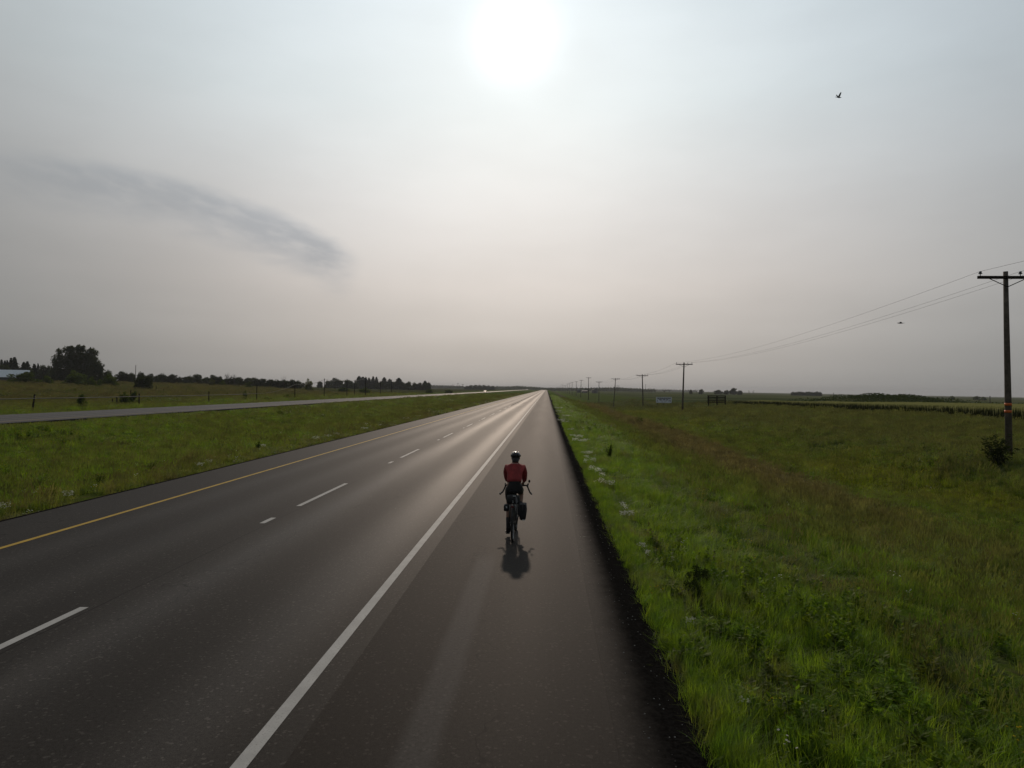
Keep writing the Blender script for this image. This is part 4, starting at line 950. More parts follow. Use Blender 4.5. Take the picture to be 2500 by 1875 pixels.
# ------------------------------------------------------------------ signs
M_board = simple('sign_board_white', (0.66, 0.70, 0.78), 0.6, var=0.08)
M_ink = simple('sign_ink', (0.02, 0.03, 0.035), 0.6); M_blue = simple('sign_blue_ink', (0.02, 0.02, 0.06), 0.6)
Ys = 205; xs_ = X_at(1621, Ys); z0 = tz(xs_, Ys); zt = Z_at(1621, 969.5, Ys); zb = Z_at(1621, 983.5, Ys)
rt = empty('billboard', (xs_, Ys, z0), rad(-6)); tag(rt, 'white billboard with dark lettering on three posts in the right field', 'sign')
W = 37 / F * Ys
MB().box((0, 0, (zt + zb) / 2 - z0), (W, .06, zt - zb)).build('board', M_board, rt)
for q in (-.42, 0, .42): MB().box((q * W, .10, (zb - z0) / 2 - .3 + .25), (.16, .12, zb - z0 + 1.1)).build('post', M_darkwood, rt)
hb = zt - zb
def stroke(cx, cz, w, h): return ((cx * W, -.036, zb - z0 + cz * hb), (w * W, .008, h * hb))
m = MB()
for cx in np.linspace(-.42, .42, 19):                     # the blurred dark headline, letter by letter
    c, s = stroke(cx, .80, .031, .20 + .05 * math.sin(cx * 50)); m.box(c, s)
c, s = stroke(0, .655, .86, .045); m.box(c, s)
m.build('headline', M_ink, rt)
m = MB()
for cx, w in ((-.22, .16), (.01, .14), (.21, .12)): c, s = stroke(cx, .52, w, .11); m.box(c, s)
m.build('blue_lettering', M_blue, rt)
m = MB()
for cx, cz, w in ((-.2, .34, .07), (-.11, .34, .06), (.08, .32, .08), (.16, .33, .08), (-.1, .14, .12), (.07, .14, .06)): c, s = stroke(cx, cz, w, .055); m.box(c, s)
m.build('small_lettering', M_ink, rt)
m = MB()
for cx in (-.42, .33, .42): c, s = stroke(cx, .32, .03, .30); m.box(c, s)
c, s = stroke(.37, .42, .06, .05); m.box(c, s)
m.build('emblem', M_blue, rt)
Yb = 147; xb = X_at(1750, Yb, 975); z0 = tz(xb, Yb); rt = empty('slatted_board', (xb, Yb, z0), rad(30)); tag(rt, 'dark slatted wooden billboard seen from behind in the right field', 'sign')
Wb = 50 / F * Yb / math.cos(rad(30)) * 1.02; zt = Z_at(1750, 965.5, Yb) - z0; zb = Z_at(1750, 983, Yb) - z0
for k in range(5): MB().box((0, .06, zt - .09 - (zt - zb - .18) * k / 4), (Wb, .05, .19)).build('slat', M_darkwood, rt)
for q in (-.45, 0, .45): MB().box((q * Wb, -.06, zt / 2 - .25), (.17, .17, zt + .5)).build('post', M_darkwood, rt)

# ------------------------------------------------------------------ barn, sheds, cars
M_roof = simple('white_metal_roof', (0.62, 0.66, 0.70), 0.35, var=0.08, scale=2); M_dwall = simple('dark_barn_wall', (0.05, 0.055, 0.06), 0.8)
def gable(name, x, y, z0, w, l, hw, hr, rz, mw, mr, label, ribs=0):
    rt = empty(name, (x, y, z0), rz); tag(rt, label, 'building'); a, b_ = w / 2, l / 2
    MB().add([(-a, -b_, -.5), (a, -b_, -.5), (a, b_, -.5), (-a, b_, -.5), (-a, -b_, hw), (a, -b_, hw), (a, b_, hw), (-a, b_, hw), (0, -b_, hr - .05), (0, b_, hr - .05)],
             [(0, 1, 5, 8, 4), (2, 3, 7, 9, 6), (1, 2, 6, 5), (3, 0, 4, 7)]).build('wall', mw, rt)
    o = .35
    for s in (-1, 1):
        e = hw - (hr - hw) / a * o
        MB().add([(s * (a + o), -b_ - o, e), (s * (a + o), b_ + o, e), (0, b_ + o, hr), (0, -b_ - o, hr), (s * (a + o), -b_ - o, e + .1), (s * (a + o), b_ + o, e + .1), (0, b_ + o, hr + .1), (0, -b_ - o, hr + .1)],
                 [(0, 1, 2, 3), (4, 5, 6, 7), (0, 1, 5, 4), (0, 3, 7, 4), (1, 2, 6, 5)]).build('roof_panel', mr, rt)
        for k in range(ribs):
            yy = -b_ + l * (k + .5) / ribs; MB().tube([(s * (a + o), yy, e + .13), (0, yy, hr + .13)], .04, 4).build('roof_rib', mr, rt)
    MB().box((0, -b_ - .03, hw * .42), (w * .36, .06, hw * .84)).build('door', simple(name + '_door', (.09, .09, .095), .7), rt)
    return rt
Yk = 285; xk = X_at(2, Yk, 920); gz = tz(xk, Yk)
hr_ = Z_at(2, 902.5, Yk) - gz; hw_ = max(1.2, Z_at(2, 919.5, Yk) - gz)
gable('barn', xk - 7, Yk + 4, gz, 9, 26, hw_, hr_, rad(-62), M_dwall, M_roof, 'long barn with white metal roof at the left frame edge', 14)
M_shed = simple('grey_shed_boards', (.13, .13, .14), .85, var=.25, scale=1.5); M_sroof = simple('dark_shed_roof', (.045, .045, .05), .8)
Y = 760; x = X_at(1452, Y); z0 = tz(x, Y); gable('gabled_shed', x, Y, z0, 6.0, 7, max(2, Z_at(1452, 953, Y) - z0), max(3.2, Z_at(1452, 949, Y) - z0), 0, M_shed, M_sroof, 'small grey gabled shed at the foot of the distant pole row')
Y = 800; x = X_at(1427, Y); z0 = tz(x, Y); gable('low_shed', x, Y, z0, 8.0, 6, max(1.6, Z_at(1427, 955, Y) - z0), max(2.4, Z_at(1427, 952.5, Y) - z0), rad(90), M_shed, M_sroof, 'low bluish grey shed left of the gabled shed')
Y = 850; x = X_at(1413, Y); z0 = tz(x, Y); gable('dark_hut', x, Y, z0, 4.0, 4, max(1.6, Z_at(1413, 953, Y) - z0), max(2.4, Z_at(1413, 951, Y) - z0), rad(90), M_dwall, M_sroof, 'small dark hut at the left end of the distant sheds')
def car(x, y, z, rz, body_m, label):
    rt = empty('car', (x, y, z), rz); tag(rt, label, 'car')
    prof = [(-2.2, .35), (-2.25, .75), (-1.7, .92), (-1.2, 1.0), (-.6, 1.42), (.7, 1.45), (1.5, 1.0), (2.1, .92), (2.25, .6), (2.2, .35)]
    def ext(pr, w, m_, nm):
        n = len(pr); v = [(-w, a, b) for a, b in pr] + [(w, a, b) for a, b in pr]; f_ = [tuple(range(n))[::-1], tuple(range(n, 2 * n))] + [(i, (i + 1) % n, (i + 1) % n + n, i + n) for i in range(n)]
        MB().add(v, f_).build(nm, m_, rt)
    ext(prof, .86, body_m, 'body'); ext([(-1.05, 1.02), (-.55, 1.36), (.62, 1.38), (1.25, 1.02)], .87, M_black, 'window')
    for s in (-1, 1):
        for q in (-1.35, 1.35): MB().torus((s * .8, q, .33), .23, .1, 16, 8).build('wheel', M_black, rt, True)
        MB().box((s * .62, -2.26, .68), (.26, .04, .14)).build('tail_light', simple('lamp_red', (.25, .02, .02), .4) if 'lamp_red' not in bpy.data.materials else bpy.data.materials['lamp_red'], rt)
car(X_at(1184, 470), 470, .0, rad(5), simple('dark_car_paint', (.02, .02, .025), .3), 'dark car driving on the far carriageway near the vanishing point')
car(X_at(1287, 1350), 1350, .0, rad(0), simple('white_car_paint', (.45, .45, .45), .5), 'tiny white car far off on the opposite carriageway')

# ------------------------------------------------------------------ birds
M_bird = simple('dark_feathers', (.012, .012, .014), .7)
def bird(px, py, dist, span, up, rz, label):
    p = Vector((0, 0, H)) + ray(px, py) * dist; rt = empty('bird', p, rz); tag(rt, label, 'bird'); s = span
    MB().tube([(0, -.38 * s, 0), (0, -.28 * s, 0), (0, -.05 * s, 0), (0, .12 * s, .01 * s), (0, .22 * s, .03 * s), (0, .27 * s, .03 * s), (0, .33 * s, .015 * s)], [.004 * s, .03 * s, .06 * s, .055 * s, .035 * s, .03 * s, .004 * s], 8).build('body', M_bird, rt, True)
    MB().add([(-.02 * s, -.26 * s, 0), (.02 * s, -.26 * s, 0), (.07 * s, -.46 * s, 0), (-.07 * s, -.46 * s, 0), (0, -.26 * s, .015 * s), (0, -.44 * s, .012 * s)], [(0, 1, 2, 3), (0, 4, 5, 3), (1, 4, 5, 2)]).build('tail', M_bird, rt)
    for q in (-1, 1):
        a, b_ = up; pts = []
        for t in (0, .35, .7, 1.0):
            ang = a if t < .5 else b_; X = q * s * .5 * t * math.cos(a); Z = s * .5 * t * math.sin(a) + (s * .2 * (t - .35) * math.sin(b_) if t > .35 else 0); ch = s * (.13, .14, .10, .02)[int(round(t * 3))]
            pts += [(X, ch * .6 + .02 * s * (t - .35), Z + .01 * s), (X, -ch - .05 * s * t, Z), (X, -ch * .2, Z + .02 * s)]
        f_ = []
        for i in range(3): a0 = 3 * i; f_ += [(a0, a0 + 2, a0 + 5, a0 + 3), (a0 + 2, a0 + 1, a0 + 4, a0 + 5), (a0, a0 + 3, a0 + 4, a0 + 1)]
        MB().add(pts, f_).build('wing', M_bird, rt)
bird(2048, 238, 48, .55, (rad(48), rad(20)), rad(-70), 'dark bird with raised wings high in the sky on the right')
bird(2198, 789, 46, .50, (rad(14), rad(-10)), rad(65), 'dark gliding bird just below the overhead wires')

# ------------------------------------------------------------------ cyclist: bicycle, bags, rider
bx, by = ground0(1251.5, 1322)
BO = Vector((bx, by, 0.0)); BR = rad(-1.0)
M_frame = simple('dark_frame_paint', (.02, .02, .024), .35, .1); M_tyre = simple('rubber', (.014, .013, .013), .75, var=.3, scale=30)
M_rim = simple('alloy_rim', (.22, .22, .22), .3, .9); M_chain = simple('oily_steel', (.09, .085, .08), .4, .9); M_cloth = simple('bag_fabric', (.014, .014, .016), .85, var=.3, scale=20, bump=.3)
M_refl = simple('pale_reflector_glint', (.6, .62, .62), .3); M_tape = simple('bar_tape', (.015, .015, .015), .8)
bike = empty('bicycle', BO, BR); tag(bike, 'dark touring bicycle with drop handlebar ridden along the road shoulder', 'bicycle')
BB = (0, .43, .275); RA = (0, 0, .345); FA = (0, 1.03, .345); ST = (0, .245, .84); HT = (0, .86, .86); HB = (0, .90, .70)
m = MB(); m.tube([BB, ST], .016, 10); m.tube([BB, HB], .019, 10); m.tube([ST, HT], .016, 10); m.tube([HT, HB], .020, 10); m.tube([BB[:2] + (BB[2] - .03,), BB[:2] + (BB[2] + .03,)], .022, 10)
for s in (-1, 1):
    m.tube([(s * .03, .40, .28), (s * .062, .12, .32), (s * .068, 0, .345)], .009, 8); m.tube([(s * .015, .25, .80), (s * .06, .12, .58), (s * .068, 0, .345)], .007, 8)
m.build('frame', M_frame, bike, True)
m = MB(); m.tube([HB, (0, .925, .66)], .02, 8)
for s in (-1, 1): m.tube([(0, .92, .685), (s * .055, .93, .67), (s * .058, .96, .55), (s * .055, 1.03, .345)], .011, 8)
m.build('fork', M_frame, bike, True)
def wheel(c, name='wheel'):
    w = empty(name, c, 0, bike)
    MB().torus((0, 0, 0), .325, .021, 56, 10).build('tyre', M_tyre, w, True); MB().torus((0, 0, 0), .300, .011, 56, 8).build('rim', M_rim, w, True)
    m = MB()
    for k in range(28):
        a = 2 * math.pi * k / 28; s = 1 if k % 2 else -1; a2 = a + (.45 if (k // 2) % 2 else -.45)
        m.tube([(s * .03, .022 * math.cos(a2), .022 * math.sin(a2)), (0, .298 * math.cos(a), .298 * math.sin(a))], .0013, 4, False)
    m.build('spokes', M_rim, w); MB().tube([(-.065, 0, 0), (-.05, 0, 0), (.05, 0, 0), (.065, 0, 0)], [.008, .022, .022, .008], 12).build('hub', M_chain, w, True); return w
wheel(RA); wheel(FA)
m = MB(); vs = []
sad = [(.02, .0, .075, .014), (.05, .0, .082, .02), (.12, .0, .065, .02), (.20, .0, .03, .018), (.28, .0, .02, .014)]
m.tube([(0, .10 + a, .925) for a, _, w, h in sad], [.001, .001, .001, .001, .001], 4)
sd = MB()
for i in range(1): pass
ring = []
for a, _, w, h in sad:
    for k in range(12):
        t = 2 * math.pi * k / 12; ring.append((w * math.cos(t), .10 + a, .925 + h * math.sin(t)))
sd.add(ring, [(i * 12 + k, i * 12 + (k + 1) % 12, (i + 1) * 12 + (k + 1) % 12, (i + 1) * 12 + k) for i in range(4) for k in range(12)] + [tuple(range(12)), tuple(range(48, 60))[::-1]])
sd.build('saddle', M_black, bike, True); MB().tube([ST, (0, .21, .91)], .0135, 10).build('seat_post', M_chain, bike, True)
m = MB(); m.tube([HT, (0, .87, .91), (0, .95, .935)], [.018, .016, .015], 10); m.build('stem', M_frame, bike, True)
hb = empty('handlebar', (0, 0, 0), 0, bike)
MB().tube([(-.19, .96, .935), (-.08, .955, .937), (0, .955, .937), (.08, .955, .937), (.19, .96, .935)], .013, 10).build('bar', M_frame, hb, True)
for s in (-1, 1):
    MB().tube([(s * .10, .956, .937), (s * .19, .96, .935), (s * .215, 1.0, .93), (s * .225, 1.05, .90), (s * .25, 1.06, .84), (s * .28, 1.02, .785), (s * .315, .93, .765)], .0165, 10).build('grip_tape', M_tape, hb, True)
    MB().tube([(s * .222, 1.04, .915), (s * .228, 1.10, .935), (s * .232, 1.12, .955)], [.018, .017, .011], 8).build('brake_hood', M_black, hb, True)
    MB().tube([(s * .23, 1.115, .94), (s * .24, 1.13, .88), (s * .255, 1.11, .81)], [.007, .006, .005], 6).build('brake_lever', M_rim, hb, True)
MB().ellip((-.318, .915, .765), (.024, .014, .024), 14, 8).build('bar_end_mirror', M_rim, hb, True)
MB().ellip((.317, .925, .765), (.014, .012, .014), 10, 6).build('bar_end_plug', M_rim, hb, True)
m = MB(); m.tube([(.245, 1.02, .93), (.262, 1.0, 1.0)], .004, 6); m.ellip((.264, .99, 1.015), (.022, .008, .03), 12, 8); m.build('mirror', M_black, hb, True)
cr = empty('crankset', BB, 0, bike)
MB().torus((.055, 0, 0), .085, .006, 32, 6).build('chainring', M_chain, cr, True)
for s, d in ((-1, (0, -.172)), (1, (0.0, .172))):
    MB().tube([(s * .05, 0, 0), (s * .085, d[0] + (-.01), d[1])], [.014, .011], 8).build('crank_arm', M_chain, cr, True)
    MB().box((s * .13, d[0] - .01, d[1]), (.09, .08, .022)).build('pedal', M_black, cr)
m = MB(); m.tube([(.05, .43, .36), (.05, 0, .38)], .004, 4); m.tube([(.05, .43, .19), (.05, 0, .31)], .004, 4); m.build('chain', M_chain, bike)
MB().tube([(.035, 0, .345), (.055, 0, .345)], [.05, .03], 16).build('cassette', M_chain, bike, True)
MB().tube([(.055, -.01, .31), (.06, .01, .25), (.06, .04, .21)], [.012, .014, .012], 6).build('rear_derailleur', M_chain, bike, True)
m = MB()
for s in (-1, 1):
    m.tube([(s * .055, -.16, .70), (s * .055, .20, .70)], .005, 6); m.tube([(s * .075, 0, .36), (s * .06, -.05, .70)], .005, 6); m.tube([(s * .075, 0, .36), (s * .06, .10, .70)], .005, 6); m.tube([(s * .05, .20, .70), (s * .02, .25, .76)], .004, 6)
for yy in (-.16, -.04, .08, .20): m.tube([(-.055, yy, .70), (.055, yy, .70)], .005, 6)
m.build('rear_rack', M_rim, bike, True)
m = MB(); m.box((0, -.175, .685), (.05, .02, .035)); m.build('rear_lamp', simple('lamp_dark_red', (.10, .01, .01), .3), bike)
# rear mudguard stays catch a sliver of light either side of the wheel
m = MB()
for s in (-1, 1): m.tube([(s * .072, 0, .345), (s * .032, -.20, .62)], .0028, 5)
m.build('stay_wires', M_rim, bike, True)
def softbox(name, c, size, m_, parent, taper=(1, 1), bulge=.0, seg=6):
    bm = bmesh.new(); bmesh.ops.create_cube(bm, size=1.0)
    bmesh.ops.subdivide_edges(bm, edges=bm.edges[:], cuts=3, use_grid_fill=True)
    for v in bm.verts:
        x, y, z = v.co; t = z + .5
        q = Vector((x * 2, y * 2, z * 2)); r = (abs(q.x) ** 5 + abs(q.y) ** 5 + abs(q.z) ** 5) ** .2; q = q / max(r, 1e-6) * max(abs(q.x), abs(q.y), abs(q.z))
        w = taper[0] + (taper[1] - taper[0]) * t
        v.co = Vector((c[0] + q.x * .5 * size[0] * w + bulge * math.sin(z * 9 + y * 7) * .4, c[1] + q.y * .5 * size[1] * w, c[2] + q.z * .5 * size[2]))
    me = bpy.data.meshes.new(name); bm.to_mesh(me); bm.free(); me.materials.append(m_); me.polygons.foreach_set('use_smooth', [True] * len(me.polygons))
    o = bpy.data.objects.new(name, me); return link(o, parent)
bag = empty('pannier', BO, BR); tag(bag, 'black pannier bag hanging on the right side of the rear rack', 'bag')
softbox('bag_body', (.185, .02, .555), (.15, .26, .29), M_cloth, bag, (.82, 1.12), .008); softbox('roll_top', (.19, .02, .705), (.13, .27, .035), M_cloth, bag)
MB().box((.19, -.118, .66), (.022, .01, .10)).build('strap', simple('strap_webbing', (.03, .03, .03), .7), bag)
MB().box((.14, -.105, .45), (.016, .012, .02)).build('buckle', M_rim, bag); MB().box((.21, -.104, .43), (.05, .008, .016)).build('reflector_glint_patch', M_refl, bag)
bag = empty('small_bag', BO, BR); tag(bag, 'small black bag with a white reflective tab on the left of the rack', 'bag')
softbox('bag_body', (-.125, .02, .635), (.10, .16, .13), M_cloth, bag); MB().box((-.117, -.064, .655), (.02, .008, .032)).build('reflector_glint_patch', M_refl, bag)
bag = empty('saddle_bag', BO, BR); tag(bag, 'black roll bag strapped on the rack below the rider seat', 'bag')
m = MB(); m.tube([(-.125, .06, .785), (-.115, .06, .785), (0, .06, .79), (.115, .06, .785), (.125, .06, .785)], [.05, .082, .09, .082, .05], 16); m.build('bag_body', M_cloth, bag, True)
for q in (-.06, .05): MB().torus((q, .06, .788), .089, .004, 24, 5, sq=2.5).build('strap', M_tape, bag, True)
m = MB(); m.box((.025, -.02, .862), (.055, .02, .010)); m.box((-.0, -.034, .77), (.03, .006, .006)); m.box((-.0, -.032, .745), (.03, .006, .006)); m.build('reflector_glint_patch', M_refl, bag)  # pale blocks stand in for glints of light on the roll bag
MB().add([(.05, -.035, .85), (.072, -.035, .85), (.098, -.045, .76), (.066, -.05, .72), (.052, -.045, .76)], [(0, 1, 2, 3, 4)]).build('cloth_tag', simple('grey_cloth', (.16, .16, .17), .9), bag)

M_skin = simple('skin', (.22, .12, .085), .55, var=.08, scale=8); M_jersey = simple('dark_red_jersey', (.25, .038, .038), .85, var=.22, scale=9, spec=.2, bump=.5)
M_shorts = simple('black_shorts', (.010, .010, .011), .7); M_sock = simple('dark_sock', (.018, .018, .020), .9); M_shoe = simple('black_shoe', (.014, .014, .015), .75, spec=.2); M_hair = simple('dark_hair', (.012, .009, .008), .7)
M_helmet = simple('black_helmet_shell', (.02, .02, .022), .22); M_hlight = simple('pale_helmet_crown', (.34, .33, .32), .35)
def skin(name, nodes, edges, root, m_, parent, sub=2):
    """nodes: name -> (xyz, radius or (rx, ry)); grown with a skin modifier and baked"""
    keys = list(nodes); me = bpy.data.meshes.new(name); me.from_pydata([nodes[k][0] for k in keys], [(keys.index(a), keys.index(b_)) for a, b_ in edges], [])
    o = bpy.data.objects.new(name + '_src', me); COL.objects.link(o); o.modifiers.new('Skin', 'SKIN'); sv = me.skin_vertices[0].data
    for i, k in enumerate(keys):
        r = nodes[k][1]; sv[i].radius = (r, r) if not hasattr(r, '__len__') else r; sv[i].use_root = (k == root)
    if sub: sb = o.modifiers.new('Sub', 'SUBSURF'); sb.levels = sub; sb.render_levels = sub
    dg = bpy.context.evaluated_depsgraph_get(); out = bpy.data.meshes.new_from_object(o.evaluated_get(dg)); bpy.data.objects.remove(o); out.name = name
    out.materials.clear(); out.materials.append(m_); out.polygons.foreach_set('use_smooth', [True] * len(out.polygons))
    r = bpy.data.objects.new(name, out); return link(r, parent)
per = empty('person', BO, BR); tag(per, 'cyclist in a dark red jersey, black shorts and helmet leaning forward over the handlebar', 'person')
J = dict(
    pel=((0, .235, 1.00), (.115, .10)), wai=((0, .33, 1.12), (.105, .085)), che=((0, .46, 1.26), (.125, .095)), ubk=((0, .535, 1.345), (.11, .075)), nk=((0, .60, 1.415), .05), nk2=((0, .635, 1.46), .05), hd=((0, .675, 1.52), (.070, .082)), hd2=((0, .69, 1.565), (.066, .075)),
    hL=((-.085, .26, .965), .092), kL=((-.105, .50, .60), .055), cL=((-.11, .435, .45), .053), aL=((-.115, .395, .20), .033), heL=((-.115, .375, .145), .033), toL=((-.12, .50, .118), .032),
    hR=((.085, .27, .965), .092), tR=((.10, .45, .91), .078), kR=((.115, .655, .83), .056), cR=((.112, .58, .70), .052), aR=((.105, .415, .53), .033), heR=((.105, .375, .485), .033), toR=((.115, .50, .468), .032),
    sL=((-.155, .56, 1.345), .056), uL=((-.182, .63, 1.23), .046), eL=((-.180, .715, 1.13), .038), fL=((-.168, .84, 1.04), .032), wL=((-.14, .915, .985), .024), pL=((-.125, .945, .965), (.036, .020)),
    sR=((.155, .56, 1.345), .056), uR=((.182, .63, 1.23), .046), eR=((.180, .715, 1.13), .038), fR=((.168, .84, 1.04), .032), wR=((.14, .915, .985), .024), pR=((.125, .945, .965), (.036, .020)))
J['tL'] = ((-.098, .40, .79), .073)
E = [('pel', 'wai'), ('wai', 'che'), ('che', 'ubk'), ('ubk', 'nk'), ('nk', 'nk2'), ('nk2', 'hd'), ('hd', 'hd2')]
for s in 'LR': E += [('pel', 'h' + s), ('h' + s, 't' + s), ('t' + s, 'k' + s), ('k' + s, 'c' + s), ('c' + s, 'a' + s), ('a' + s, 'he' + s), ('he' + s, 'to' + s), ('ubk', 's' + s), ('s' + s, 'u' + s), ('u' + s, 'e' + s), ('e' + s, 'f' + s), ('f' + s, 'w' + s), ('w' + s, 'p' + s)]
# five fingers each, curled over the bar tops
for s, sg in (('L', -1), ('R', 1)):
    for i, (dx_, ln) in enumerate(((-.030, .9), (-.011, 1.05), (.009, 1.0), (.028, .8))):
        px_ = sg * (.125 - dx_ * 1.0); b0 = 'g%s%d' % (s, i)
        J[b0 + 'a'] = ((px_, .962, .968), .0095); J[b0 + 'b'] = ((px_, .962 + .022 * ln, .957), .009); J[b0 + 'c'] = ((px_, .958 + .018 * ln, .928), .008); J[b0 + 'd'] = ((px_, .955, .915), .0065)
        E += [('p' + s, b0 + 'a'), (b0 + 'a', b0 + 'b'), (b0 + 'b', b0 + 'c'), (b0 + 'c', b0 + 'd')]
    J['th%sa' % s] = ((sg * .105, .93, .955), .011); J['th%sb' % s] = ((sg * .088, .935, .932), .009); J['th%sc' % s] = ((sg * .082, .948, .915), .0075)
    E += [('p' + s, 'th%sa' % s), ('th%sa' % s, 'th%sb' % s), ('th%sb' % s, 'th%sc' % s)]
skin('body', J, E, 'pel', M_skin, per, 1)
def sub(keys, grow, extra=None):
    d = {}
    for k in keys:
        p, r = J[k]; d[k] = (p, tuple(q + grow for q in r) if hasattr(r, '__len__') else r + grow)
    if extra: d.update(extra)
    ks = set(d); return d, [(a, b_) for a, b_ in E if a in ks and b_ in ks]
jk = ['wai', 'che', 'ubk', 'sL', 'uL', 'eL', 'fL', 'sR', 'uR', 'eR', 'fR']
d_, e_ = sub(jk, .016, {'hem': ((0, .25, 1.045), (.158, .130)), 'wai': ((0, .33, 1.125), (.155, .112)), 'che': ((0, .45, 1.25), (.162, .115)), 'ubk': ((0, .525, 1.335), (.142, .085)), 'col': ((0, .59, 1.405), .064), 'col2': ((0, .605, 1.43), .062)})
e_ += [('wai', 'hem'), ('ubk', 'col'), ('col', 'col2')]
skin('jersey', d_, e_, 'che', M_jersey, per, 2)
MB().add([(-.10, .575, 1.40), (-.055, .585, 1.43), (-.06, .62, 1.41), (.10, .575, 1.40), (.055, .585, 1.43), (.06, .62, 1.41), (-.03, .56, 1.41), (.03, .56, 1.41)], [(0, 1, 2), (3, 5, 4), (0, 6, 1), (3, 4, 7), (6, 7, 4, 1)]).build('collar', M_jersey, per)
d_, e_ = sub(['pel', 'hL', 'tL', 'hR', 'tR'], .012, {'pel': ((0, .24, .99), (.155, .125)), 'top': ((0, .275, 1.075), (.132, .105)), 'kl2': ((-.100, .45, .69), .076), 'kr2': ((.105, .54, .875), .078)})
e_ += [('pel', 'top'), ('tL', 'kl2'), ('tR', 'kr2')]
skin('shorts', d_, e_, 'pel', M_shorts, per, 2)
for s, sg in (('L', -1), ('R', 1)):
    (ax, ay, az_), _ = J['a' + s]; (cx_1, cy_1, cz_1), _ = J['c' + s]; hx, hy, hz = J['he' + s][0]; tx, ty, tz_ = J['to' + s][0]
    MB().tube([(ax + (cx_1 - ax) * .72, ay + (cy_1 - ay) * .72, az_ + (cz_1 - az_) * .72), (ax + (cx_1 - ax) * .3, ay + (cy_1 - ay) * .3, az_ + (cz_1 - az_) * .3), (ax, ay, az_), (hx, hy + .01, hz)], [.052, .044, .040, .040], 12).build('sock', M_sock, per, True)
    skin('shoe', {'a': ((hx, hy - .02, hz - .02), (.042, .040)), 'b': ((hx, hy + .05, hz - .026), (.044, .036)), 'c': ((tx, ty, tz_ - .006), (.048, .028)), 'd': ((tx, ty + .065, tz_ - .008), (.036, .020)), 't': ((hx, hy + .0, hz + .035), .040)}, [('a', 'b'), ('b', 'c'), ('c', 'd'), ('b', 't')], 'b', M_shoe, per, 2)
    MB().box((hx, hy + .07, hz - .062), (.07, .25, .014)).build('shoe_sole', M_black, per)
# face (looking up the road), ears, hair, helmet
hc = Vector((0, .69, 1.535))
m = MB(); m.ellip((0, .70, 1.52), (.072, .088, .10), 18, 12); m.ellip((0, .79, 1.51), (.013, .02, .022), 8, 6); m.build('face', M_skin, per, True)
for s in (-1, 1):
    MB().ellip((s * .076, .69, 1.515), (.012, .024, .03), 8, 6).build('ear', M_skin, per, True); MB().ellip((s * .03, .778, 1.535), (.012, .008, .008), 8, 6).build('eye', M_black, per, True)
MB().ellip((0, .785, 1.475), (.024, .008, .006), 8, 5).build('mouth', simple('lips', (.25, .08, .07), .5), per, True)
m = MB(); m.ellip((0, .665, 1.515), (.082, .072, .095), 18, 12); m.tube([(0, .62, 1.50), (0, .60, 1.45), (0, .59, 1.415)], [.068, .066, .060], 14); m.build('hair', M_hair, per, True)
hp = MB(); vs = []; n_, m_ = 28, 12
for i in range(m_ + 1):
    ph = (math.pi * .56) * i / m_
    for k in range(n_):
        t = 2 * math.pi * k / n_; rx, ry, rz_ = .099, .128, .085
        rid = 1 + .045 * max(0, math.cos(6 * math.atan2(math.sin(t) * .6, 1.0))) * math.sin(ph) * (1 if i % 4 else .3)
        vs.append((rx * math.sin(ph) * math.cos(t) * rid, .69 + ry * math.sin(ph) * math.sin(t) - .02 * math.cos(ph) + .01, 1.555 + rz_ * math.cos(ph) * rid))
hp.add(vs, [(i * n_ + k, (i + 1) * n_ + k, (i + 1) * n_ + (k + 1) % n_, i * n_ + (k + 1) % n_) for i in range(m_) for k in range(n_)])
hp.build('helmet', M_helmet, per, True)
hel = [o for o in per.children if o.name.startswith('helmet')][0]
m = MB()
for q in (-.052, -.018, .018, .052):
    pts = []
    for t in np.linspace(-.75, .75, 9):
        zz_ = 1.560 + .088 * math.cos(t) * math.sqrt(max(0, 1 - (q / .099) ** 2)); pts.append((q, .695 + .128 * math.sin(t) * .98, zz_))
    m.tube(pts, .0085, 6)
m.build('helmet_rib', M_hlight, hel, True)
m = MB()
for q in (-.05, 0, .05): m.box((q, .578, 1.575), (.022, .02, .03))
m.build('helmet_vent', M_black, hel)

# ------------------------------------------------------------------ loose grit on the dark edge and road
V = []; Fc = []
for k in range(520):
    if k % 5: x = random.gauss(1.08, .2); y = 2.5 + 30 * random.random() ** 1.6
    else: x = random.uniform(-11, 1.2); y = 3 + 30 * random.random()
    if x > 1.4: continue
    z = 0.0 if x < .6 else float(np.interp(x, [.6, 1.035, 1.47], [0, -.025, -.10])); s = random.uniform(.003, .011) * (1.0 if k % 5 else .8); b0 = len(V)
    pts = [Vector((random.gauss(0, 1), random.gauss(0, 1), 0)).normalized() for _ in range(1)]
    for a in range(4):
        t = a * 1.57 + random.random() * .6; V.append((x + s * math.cos(t), y + s * math.sin(t), z + .0005))
    V.append((x, y, z + s * .9)); Fc += [(b0, b0 + 1, b0 + 4, b0 + 4), (b0 + 1, b0 + 2, b0 + 4, b0 + 4), (b0 + 2, b0 + 3, b0 + 4, b0 + 4), (b0 + 3, b0, b0 + 4, b0 + 4)]
me = bpy.data.meshes.new('road_grit'); me.from_pydata(V, [], [f_[:3] for f_ in Fc]); me.materials.append(simple('pale_grit', (.22, .21, .19), .9, var=.4, scale=3))
o = bpy.data.objects.new('road_grit', me); link(o); tag(o, 'pale grit and pebbles scattered on the dark road edge', 'gravel', None, 'stuff')

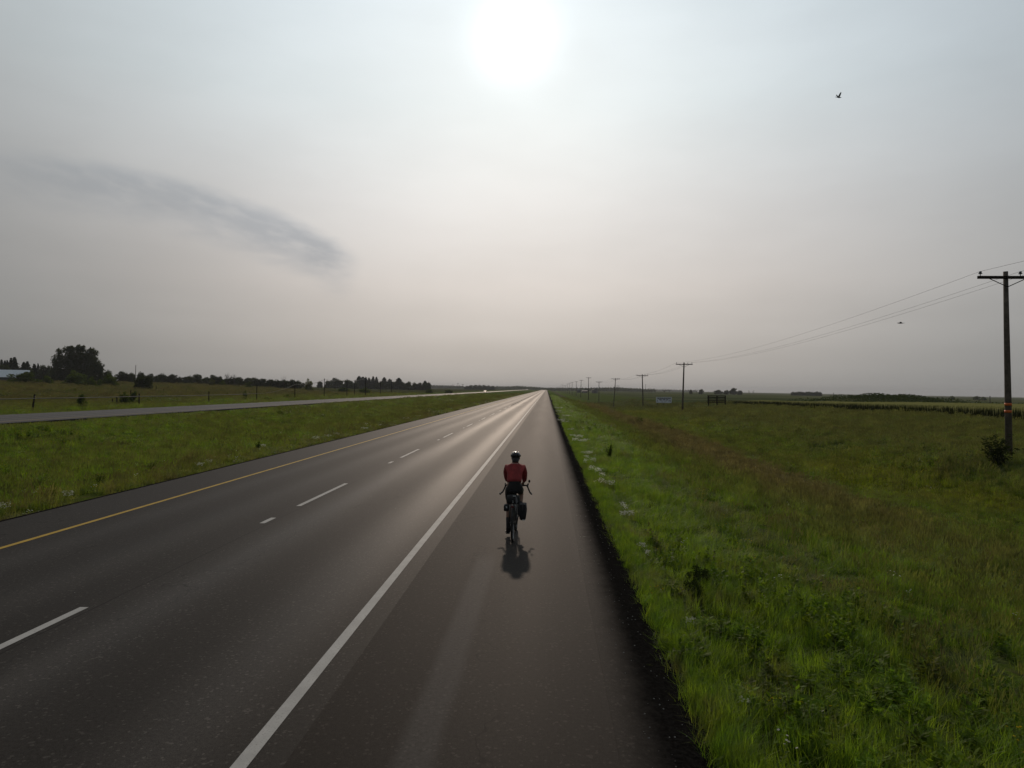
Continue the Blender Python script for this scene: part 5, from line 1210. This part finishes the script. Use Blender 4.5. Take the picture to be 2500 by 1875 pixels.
# ------------------------------------------------------------------ haze
mh, b, out = mat('haze_air'); pv = b.n('ShaderNodeVolumePrincipled'); pv.inputs['Color'].default_value = (.82, .84, .88, 1); pv.inputs['Density'].default_value = 0.00013
pv.inputs['Anisotropy'].default_value = 0.1; mh.node_tree.links.new(pv.outputs[0], out.inputs['Volume'])
zlow = float(ZZ.min()) - 1.5
MB().box((0, 750, (zlow + 27) / 2), (13200, 11800, 27 - zlow)).build('haze', mh, None)['kind'] = 'stuff'

# ------------------------------------------------------------------ labels: say which one, counted from the left of the picture
ONES = 'first second third fourth fifth sixth seventh eighth ninth tenth eleventh twelfth thirteenth fourteenth fifteenth sixteenth seventeenth eighteenth nineteenth'.split()
def ordinal(i):
    if i < 19: return ONES[i]
    t, o_ = divmod(i + 1, 10)
    return ({2: 'twentieth', 3: 'thirtieth'}[t] if o_ == 0 else {2: 'twenty-', 3: 'thirty-'}[t] + ONES[o_ - 1])
SHORT = {'belt of dark trees left of the big tree': 'dark broadleaf tree, %s from the left in the belt beside the big poplar clump',
  'spruces behind the white roofed barn': 'dark pointed spruce, %s from the left behind the white roofed barn',
  'white wildflowers beside the right road edge': 'white flowering weed beside the right road edge, %s of the row starting nearest',
  'white wildflowers along the median edge': 'white flowering weed along the median edge, %s of the row starting nearest',
  'tree line along the back of the left field': 'rounded dark tree, %s from the left in the long line behind the left field',
  'half bare trees above the left tree line': 'half bare tree, %s from the left above the left tree line',
  'woodland behind the far cable poles': 'dull blue green tree, %s from the left in the woodland past the cable poles',
  'spruces rising above the distant woodland': 'narrow spruce, %s from the left of those rising above the distant woodland',
  'low scrub on the bank beyond the far carriageway': 'low dark scrub, %s from the left on the bank beyond the far carriageway',
  'hazy round wood left of the vanishing point': 'hazy rounded tree, %s from the left in the small wood by the vanishing point',
  'lone copse on the right skyline': 'small dark tree, %s from the left in the lone copse on the right skyline',
  'tiny bushes on the far right skyline': 'tiny bush, %s from the left on the far right skyline',
  'receding row of distant utility poles': 'thin hazy utility pole, %s beyond the short pole by the gabled shed',
  'old fence stubs on the left bank': 'old dark fence stub, %s from the left on the bank behind the roadside cable',
  'thin cables between the distant cable posts': 'thin cable between distant cable posts, %s span from the left'}
for gname, pat in SHORT.items():
    mem = [o for o in scn.objects if o.get('group') == gname]
    def key(o):
        if 'starting nearest' in pat or 'beyond the short' in pat: return o.location.y
        if o.type == 'MESH' and o.location.length < .01: v = o.data.vertices[0].co; return v.x / v.y
        return o.location.x / o.location.y
    for i, o in enumerate(sorted(mem, key=key)): o['label'] = pat % ordinal(i)
